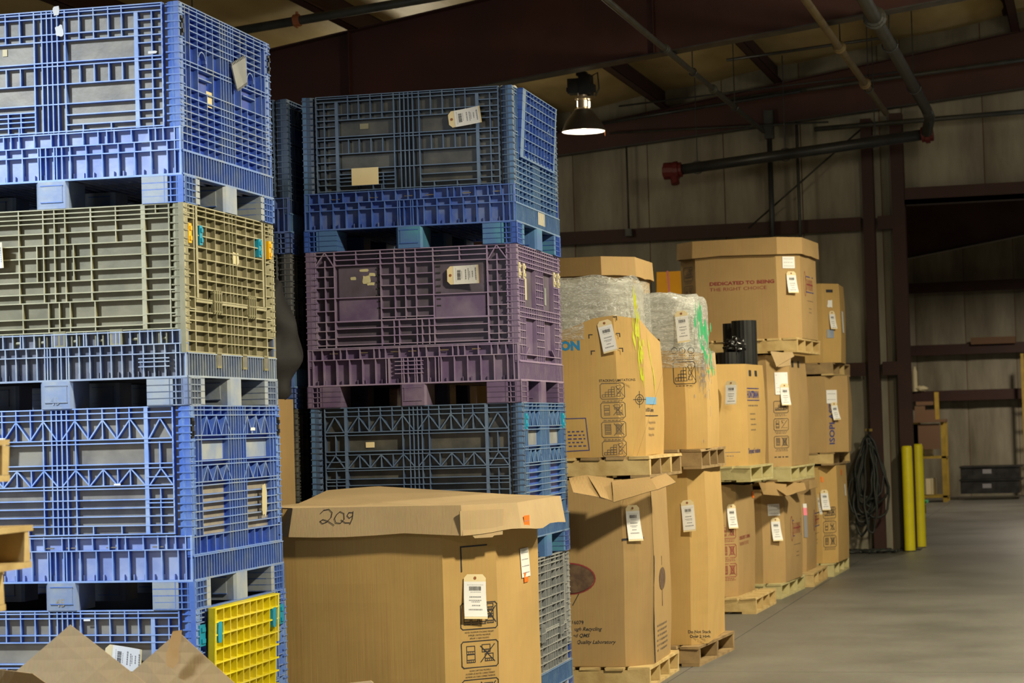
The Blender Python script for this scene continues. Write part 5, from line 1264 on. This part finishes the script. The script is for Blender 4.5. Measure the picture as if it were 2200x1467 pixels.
TG(U1, 0, 1302, 688, 'white shipping tag hanging askew on the wrapped carton with yellow streaks', w_=.09, h_=.20, rot=-.22, curl=.03)
# U2
IC(U2, 0, 1447, 778, .145, .145, (3,), 'ink', lines=1)
mb = MB(); 
for k, x in enumerate((1451, 1468, 1487)):
    u, v = pxuv(U2, 0, x, 757); stroke(mb, U2.front, [(u+.02*math.cos(q*PI/6), v-.012+.02*math.sin(q*PI/6)) for q in range(13)], .004, fn=U2.f); textlines(mb, U2.front, u-.016, v+.02, .035, 2, .014, U2.f, .004)
u, v = pxuv(U2, 0, 1445, 773); stroke(mb, U2.front, [(u, v), (u+.15, v)], .004, fn=U2.f); mb.build('printed_handling_marks', 'ink', U2.root)
streak(U2, 1, [(1497, 660), (1500, 680), (1502, 700), (1505, 725), (1508, 750)], 'green_paint', .06, 'green_paint_streak', n=.03)
streak(U2, 1, [(1507, 700), (1513, 706), (1516, 725), (1514, 760), (1518, 790), (1524, 800)], 'green_paint', .06, 'green_paint_streak', n=.03, seed=5)
mb = MB(); 
for k in range(60):
    x = rnd.gauss(1512, 8); y = 760+abs(rnd.gauss(0, 50)); u, v = pxuv(U2, 1, x, y); stroke(mb, U2.cham, [(u, v), (u+rnd.uniform(-.004, .004), v+rnd.uniform(.01, .07))], rnd.uniform(.002, .005), n=.003, fn=U2.f)
mb.build('dark_smears', 'ink_grey', U2.root, kind='stuff')
TG(U2, 0, 1466, 668, 'white shipping tag on the silvery wrapped carton', w_=.085, h_=.21, rot=-.1, curl=.05)
SK(U2, 0, 1508, 948, .03, .012, 'ink_soft') if 0 else None
# U3
u, v = pxuv(U3, 2, 1608, 843); U3.text(2, 'HUNTSMAN', .082, .03, v+.045, 'ink_navy', bold=.004, sx=.95)
mb = MB(); 
for dv in (-.035, .065): stroke(mb, U3.right, [(.03, v+dv), (.47, v+dv)], .008, fn=U3.f)
mb.build('printed_rules', 'ink_navy', U3.root); mb = MB(); textlines(mb, U3.right, .03, v+.11, .42, 1, .03, U3.f, .012)
for k in range(4): textlines(mb, U3.right, .12, v+.18+.045*k, .2, 1, .03, U3.f, .012)
mb.build('printed_small_lines', 'ink_soft', U3.root)
U3.text(2, 'Therapeutic Foundations', .062, .0, U3.h-.10, 'ink_navy', sx=.75, bold=.001)
for uq in (.12, .36): mb = MB(); g = U3.right; mb.poly([U3.f(g.p(a_, b_, .002)) for a_, b_ in ((uq, .10), (uq+.09, .10), (uq+.09, .05), (uq, .05))]); mb.build('hand_hole', 'ink', U3.root, label='dark hand hole')
mb = MB(); u, v = pxuv(U3, 0, 1556, 972); stroke(mb, U3.front, [(u, v), (u+.13, v)], .005, fn=U3.f); textlines(mb, U3.front, u, v+.03, .1, 1, .02, U3.f, .006); mb.build('printed_small_lines', 'ink_grey', U3.root)
TG(U3, 0, 1570, 818, 'white shipping tag on the open carton with black rolls', w_=.095, h_=.2, curl=.04)
# U4
u, v = pxuv(U4, 1, 1660, 862); U4.icons(1, u, v, .15, .105, (0, 1, 2), 'ink', gap=.052); mb = MB(); textlines(mb, U4.cham, u, v+.50, .16, 1, .02, U4.f, .01); mb.build('printed_small_lines', 'ink', U4.root)
SK(U4, 1, 1662, 800, .135, .20, 'paper', lines=5, name='paper_label', label='white paper label with printed lines'); TG(U4, 1, 1682, 824, 'white shipping tag over a paper label on the fourth upper carton', w_=.09, h_=.195)
for uq in (.1, .35): mb = MB(); g = U4.right; mb.poly([U4.f(g.p(a_, b_, .002)) for a_, b_ in ((uq, .11), (uq+.08, .11), (uq+.08, .05), (uq, .05))]); mb.build('hand_hole', 'ink', U4.root, label='dark hand hole')
# U5
u, v = pxuv(U5, 0, 1525, 614); U5.text(0, 'DEDICATED TO BEING', .043, u, v, 'ink_red', bold=.0016, sx=1.34); U5.text(0, 'THE RIGHT CHOICE', .043, u, v+.052, 'ink_red', sx=1.34)
SK(U5, 1, 1680, 551, .13, .105, 'paper', lines=3, name='paper_label', label='white paper label with printed lines')
TG(U5, 1, 1698, 583, 'shipping tag below a square label on the big lidded carton at the top', w_=.10, h_=.195, curl=.035)
U5.icons(7, .05, .22, .16, .12, (0, 1, 2), 'ink_soft', gap=.05)
# M6 / U6
SK(M6, 1, 1773, 838, .14, .135, 'paper', lines=2, name='paper_label', label='white paper label'); TG(M6, 1, 1788, 864, 'white shipping tag over a label on the middle carton of the far stack', w_=.085, h_=.18, rot=-.08)
u, v = pxuv(M6, 1, 1793, 955); M6.text(1, 'ISOPLAST', .10, u, v, 'ink_navy', rot=PI/2, bold=.003, name='printed_lettering', label='large sideways lettering')
SK(U6, 1, 1774, 643, .08, .09, 'paper', ragged=True, name='paper_label', label='torn white label'); TG(U6, 1, 1784, 668, 'shipping tag between two torn labels on the topmost far carton', w_=.075, h_=.185)
SK(U6, 1, 1774, 708, .09, .085, 'foot_pale', name='paper_label', label='blank pale label'); SK(U6, 2, 1806, 668, .2, .22, 'paper', name='paper_label', label='curled white sheet')
mb = MB(); g = U6.cham; mb.poly([U6.f(g.p(a_, b_, .002)) for a_, b_ in ((.06, .09), (.15, .09), (.15, .06), (.06, .06))]); mb.build('hand_hole', 'ink', U6.root, label='dark hand hole')

# torn flaps on D, U4, E
def wflap(C, q, seed, name='torn_flap', mat='card', amp=.008):
    Rinv = Matrix.Rotation(-C.rz, 3, 'Z'); flap([Rinv @ (at(*t)-C.loc) for t in q], mat, name, C.root, seed=seed, amp=amp)
wflap(D, ((1630, 1036, 19.3), (1690, 1040, 19.35), (1688, 1066, 19.3), (1640, 1062, 19.3)), 1); wflap(D, ((1645, 1036, 19.4), (1728, 1036, 19.7), (1732, 1052, 19.6), (1690, 1066, 19.25)), 2)
wflap(D, ((1684, 1045, 19.7), (1736, 1030, 20.1), (1738, 1052, 20.2), (1722, 1062, 20.1)), 3)
wflap(U4, ((1655, 757, 19.3), (1702, 760, 19.3), (1706, 768, 19.25), (1668, 788, 19.1)), 4, mat='card_pale'); wflap(U4, ((1656, 758, 19.35), (1700, 762, 19.3), (1698, 786, 19.12), (1672, 788, 19.1)), 5, mat='card_pale')
wflap(E, ((1724, 1036, 20.9), (1754, 1030, 21.2), (1757, 1046, 21.2), (1736, 1052, 20.9)), 6)
# black rolls standing in U3
def roll(P, r, h, label, name='plastic_roll'):
    root = empty(name, P, 0, label=label, cat='roll', group='black rolls in the open carton'); n = 40
    mb = MB(); prof = [(r*(1+.012*(k % 2)), 0) for k in range(n)]
    mb.v = []; 
    for z in (0, h):
        for k in range(n): q = 2*PI*k/n; rr = r*(1 if k % 2 else .975); mb.v.append(V3((rr*math.cos(q), rr*math.sin(q), z)))
    for k in range(n): mb.f.append((k, (k+1) % n, n+(k+1) % n, n+k)); mb.m.append(0)
    mb.f.append(tuple(range(n, 2*n))); mb.m.append(0); mb.f.append(tuple(range(n-1, -1, -1))); mb.m.append(0)
    mb.build('rolled_sheet', 'dark_roll', root)
    mb = MB(); mb.lathe([(r*.35, h+.0005), (r*.35, h+.004), (r*.2, h+.004), (r*.2, h+.0005)], 20); mb.build('core_tube', 'black_plastic', root); return root
zb = 1.22
def rl(x, y, Y, lab, r): P = aty(x, y, Y); roll((P.x, Y, zb), r, P.z-zb, lab)
rl(1598, 689, 18.74, 'tallest black roll in the open carton, right hand one', .108)
rl(1577, 695, 18.97, 'second black roll just behind the tallest one', .10)
rl(1566, 757, 18.50, 'short black roll in front of the tall ones', .10)
rl(1537, 759, 18.66, 'short black roll at the left side of the open carton', .10)
P = aty(1578, 742, 18.5); crumple(P+V3((0, 0, -.01)), .085, 'bag_black', 'shiny crumpled black bag lying on the short roll', seed=9, flat=.85, sx=.9, amp=.6)
# black sheet on top of C
P = aty(1565, 1034, 18.2); mb = MB(); mb.grid(lambda u, v: (u*.55-.3, v*.5-.2, .015*noise.noise(V3((u*5, v*5, 0)))), 10, 8); mb.grid(lambda u, v: ((1-u)*.55-.3, v*.5-.2, .015*noise.noise(V3(((1-u)*5, v*5, 0)))-.012), 10, 8)
o = mb.build('black_sheet', 'bag_black', None, label='black plastic sheet squeezed between the third lower carton and the pallet above', cat='sheet'); o.location = (P.x-.05, P.y+.1, 1.072)

# ---------------------------------------------------------------- column foot: hoses, bollards
hr = empty('hose_bundle', (-2.62, 26.05, 0), 0, label='tangled bundle of black rubber hoses hung on the wall column', cat='hose')
mb = MB(); mb.tube([(0.02, .10, 1.40), (0.02, -.06, 1.40), (0.02, -.08, 1.46)], .012, 6); mb.build('hook', 'dark_steel', hr)
hh = random.Random(4)
for k in range(13):
    wv = hh.uniform(.08, .24); cx = hh.uniform(-.15, .10); bot = hh.uniform(.05, .7); top = hh.uniform(1.28, 1.4); yy = -.02-.012*k; pts = []
    for i in range(29):
        t = i/28*2*PI; z = (top+bot)/2+(top-bot)/2*math.cos(t); s = math.sin(t)*wv*(1-.65*(z-bot)/(top-bot))
        pts.append((cx*(1-(z-bot)/(top-bot))+.02+s+.01*math.sin(7*t+k), yy+.015*math.sin(3*t+k), z))
    mb = MB(); mb.tube(pts, .014, 8); mb.build('hose_loop', 'hose', hr, smooth=True)
for k in range(4):
    mb = MB(); pts = [(-.28+.62*i/24+.02*math.sin(i*.9+k), -.16-.05*k+.07*math.sin(i*.45+k*1.7), .016+.02*abs(math.sin(i*.3+k))) for i in range(25)]; mb.tube(pts, .014, 8); mb.build('hose_loop', 'hose', hr, smooth=True)
mb = MB(); mb.abox(-.02, .06, -.03, .0, 1.42, 1.45); mb.build('yellow_tie', 'rack_yellow', hr, label='yellow tie')
def bollard(P, h, r, label):
    root = empty('safety_bollard', P, 0, label=label, cat='bollard', group='yellow bollards at the column')
    mb = MB(); mb.lathe([(r, 0), (r, h-.04), (r*.93, h-.015), (r*.7, h-.002), (0, h)], 24); mb.build('bollard_post', 'bollard_yellow', root, smooth=True)
    mb = MB(); mb.lathe([(r+.012, 0), (r+.012, .008), (r, .012)], 24); mb.build('base_ring', 'dark_steel', root)
b1 = flo(1957, 1183); bollard((b1.x, b1.y-.1, 0), 1.24, .064, 'yellow bollard in front of the column, nearer of the two')
bollard((b1.x+.07, b1.y+.62, 0), 1.25, .064, 'yellow bollard just behind the nearer one')
# ---------------------------------------------------------------- far room
def fp(x, y, Y): return aty(x, y, Y)
def fbx(name, x0, x1, y0, y1, Y, dep, m, label, cat, parent=None):
    a = fp(x0, y1, Y); b = fp(x1, y0, Y); mb = MB(); mb.abox(0, b.x-a.x, 0, dep, 0, b.z-a.z)
    o = mb.build(name, m, parent, label=label, cat=cat); o.location = a; return o
YF = 40.5
wb = empty('work_table', (fp(1990, 1068, YF).x, YF, 0), 0, label='yellow framed work table against the far wall', cat='table')
bx0 = fp(1962, 907, YF).x-wb.location.x; bx1 = fp(2030, 907, YF).x-wb.location.x; zt = fp(2000, 907, YF).z
for xx in (bx0, bx1-.08):
    for yy in (0, .6): mb = MB(); mb.abox(xx, xx+.08, yy, yy+.06, 0, zt); mb.build('leg', 'rack_yellow', wb)
mb = MB(); mb.abox(bx0-.05, bx1+.0, -.05, .75, zt, zt+.05); mb.build('table_top', 'box_brown', wb)
z2 = fp(2000, 985, YF).z; mb = MB(); mb.abox(bx0, bx1, 0, .65, z2, z2+.04); mb.build('shelf', 'rack_yellow', wb)
mb = MB(); mb.abox(bx0, bx1-.1, .0, .02, fp(2000, 965, YF).z, zt-.03); mb.build('front_panel', 'box_brown', wb)
mb = MB(); mb.abox(bx0, bx1, 0, .65, .08, .12); mb.build('shelf', 'rack_yellow', wb)
for (x0, x1, y0, y1) in ((1966, 1987, 872, 902), (1988, 2008, 880, 902), (1968, 2004, 862, 871)): fbx('brown_box', x0, x1, y0, y1, YF+.2, .4, 'box_brown', {1966: 'brown box on the left of the far work table', 1988: 'low brown box on the right of the far work table', 1968: 'flat brown box lying over the other boxes on the far work table'}[x0], 'box')
fbx('wooden_post', 2009, 2016, 842, 902, YF+.3, .08, 'rack_yellow', 'short yellowish post standing on the far work table', 'post')
for k, (x0, x1, y0) in enumerate(((1983, 1993, 958), (1994, 2004, 965))): fbx('cream_canister', x0, x1, y0, 980, YF+.2, .15, 'cream', ('taller' if k == 0 else 'shorter')+' cream canister on the shelf of the far work table', 'canister')
for k, (x0, x1, y0) in enumerate(((1990, 2000, 1028), (2002, 2010, 1027))): fbx('cream_canister', x0, x1, y0, fp and 1062, YF+.2, .15, 'cream', ('left' if k == 0 else 'right')+' cream block on the lowest shelf of the far work table', 'canister')
for k, (y0, y1) in enumerate(((1002, 1030), (1030, 1061))):
    o = fbx('black_crate', 2064, 2190, y0, y1, 41.2, .9, 'black_plastic', ('upper' if k == 0 else 'lower')+' of two long black crates by the far wall', 'crate')
    w_ = 1.1; mb = MB(); mb.abox(.40, .56, -.004, 0, .10, .18); mb.build('label_plate', 'ink_grey', o, label='small pale label')
    mb = MB(); mb.abox(-.02, w_+.02, -.02, .92, (fp(2064, y0, 41.2).z-fp(2064, y1, 41.2).z)-.03, (fp(2064, y0, 41.2).z-fp(2064, y1, 41.2).z)-.005); mb.build('rim', 'black_plastic', o)
fbx('brown_plank', 2086, 2181, 722, 740, 42.9, .2, 'box_brown', 'brown box lying on the upper girt of the far wall', 'box')
a = fp(1966, 846, 42.9); zg = 2.05
o = empty('cream_bottle', (a.x, 42.95, zg), 0, label='tall cream bottle on the lower girt of the far wall beside the column', cat='bottle'); mb = MB(); mb.lathe([(0, 0), (.05, 0), (.05, .38), (.03, .44), (.03, .48), (0, .48)], 12); mb.build('bottle_body', 'cream', o)
a = fp(1978, 846, 42.9); crumple(V3((a.x, 42.98, zg+.05)), .09, 'cream', 'small cream lump lying beside the bottle on the girt', name='cloth_rag', seed=2, flat=.6, sx=1.3, cat='rag')
ct = empty('green_cart', (fp(1980, 1100, 36).x, 36, 0), 0, label='small dark green wheeled cart behind the bollards', cat='cart')
mb = MB(); mb.abox(-.08, .08, 0, .5, .16, .2); mb.build('deck', 'green_paint', ct); mb = MB(); mb.tube([(-.03, 0, .2), (-.03, 0, .95), (.07, 0, .95)], .015, 8); mb.build('handle', 'dark_steel', ct)
for x in (-.05, .05):
    mb = MB(); mb.tube([(x-.015, .02, .07), (x+.015, .02, .07)], .07, 14); mb.build('wheel', 'black_plastic', ct)
mb = MB(); a = fp(2197, 890, 41.5); mb.abox(-.03, .03, 0, .05, 0, 2.7); mb.abox(.30, .36, 0, .05, 0, 2.7)
for k in range(8): mb.abox(.03, .30, .01, .04, .25+.3*k, .28+.3*k)
o = mb.build('ladder', 'rack_yellow', None, label='yellow ladder leaning by the far wall at the right edge', cat='ladder'); o.location = (a.x, 42.4, 0)

# ---------------------------------------------------------------- foreground: open carton with flaps, pallets at left
oc = at(250, 1600, 7.9); oz_ = .50
OCt = Carton((oc.x, oc.y+.1, 0), RZD(12), .86, .80, .03, oz_, 'open tan carton in the left foreground with upright pointed flaps', mat='card_pale', seed=30, group=None)
def oflap(q, seed, name='flap', amp=.003, mat='card_pale', **k):
    Rinv = Matrix.Rotation(-OCt.rz, 3, 'Z'); flap([Rinv @ (at(*t)-OCt.loc) for t in q], mat, name, OCt.root, seed=seed, amp=amp, **k)
oflap(((152, 1342, 7.55), (335, 1484, 7.45), (150, 1640, 7.4), (5, 1468, 7.55)), 1)
oflap(((383, 1356, 7.9), (530, 1490, 7.9), (390, 1650, 7.8), (262, 1462, 7.9)), 2)
oflap(((-40, 1432, 7.3), (70, 1446, 7.3), (190, 1530, 7.35), (-60, 1560, 7.3)), 3)
oflap(((700, 1466, 7.9), (800, 1461, 7.9), (806, 1475, 7.9), (690, 1560, 7.9)), 4, amp=.001) if 0 else None
def tapef(pts, Z0):
    Rinv = Matrix.Rotation(-OCt.rz, 3, 'Z'); mb = MB(); mb.poly([Rinv @ (at(x, y, Z0)-OCt.loc) for x, y in pts][::-1]); mb.build('packing_tape', 'tape', OCt.root, label='strip of torn brown packing tape')
tapef([(371, 1356), (391, 1353), (389, 1375), (384, 1392), (384, 1420), (372, 1436), (358, 1430), (357, 1405), (362, 1390), (366, 1370)], 7.86)
# board stub at the foot of the near lidded carton
P = [at(x, y, 9.6) for x, y in ((716, 1471), (796, 1462), (802, 1466), (790, 1500), (716, 1500))]; 
mb = MB(); P0 = P[0].copy(); mb.prism([p-P0 for p in P], V3((0, .006, 0))); mb.prism([V3((0, -.0, -P0.z+.0)), V3((.12, 0, -P0.z)), V3((.12, 0, -.02)), V3((0, 0, -.02))], V3((0, .006, 0)))
o = mb.build('cardboard_sheet', 'card_pale', None, label='edge of a tan cardboard sheet at the foot of the near lidded carton', cat='cardboard'); o.location = P0
# stack of pallets at the left edge
ph = .12
Carton((-3.62, 4.97, 0), 0, 1.1, .9, .02, 1.13, 'carton under the pallet pile at the left edge', seed=40, group=None, wave=0, bulge=0)
for X, z, k, lb in ((-2.895, 1.487, 4, 'topmost pallet of the pile at the left edge'), (-2.95, 1.369, 3, 'second pallet from the top of the pile at the left edge, set back'),
                    (-2.834, 1.250, 2, 'pale pallet sticking out furthest from the pile at the left edge'), (-2.915, 1.133, 1, 'lowest pallet of the pile at the left edge')):
    pallet((X, 4.47, z), 0, lb, seed=50+k, h=ph-.004, mat='wood', group='pallets piled at the left edge')
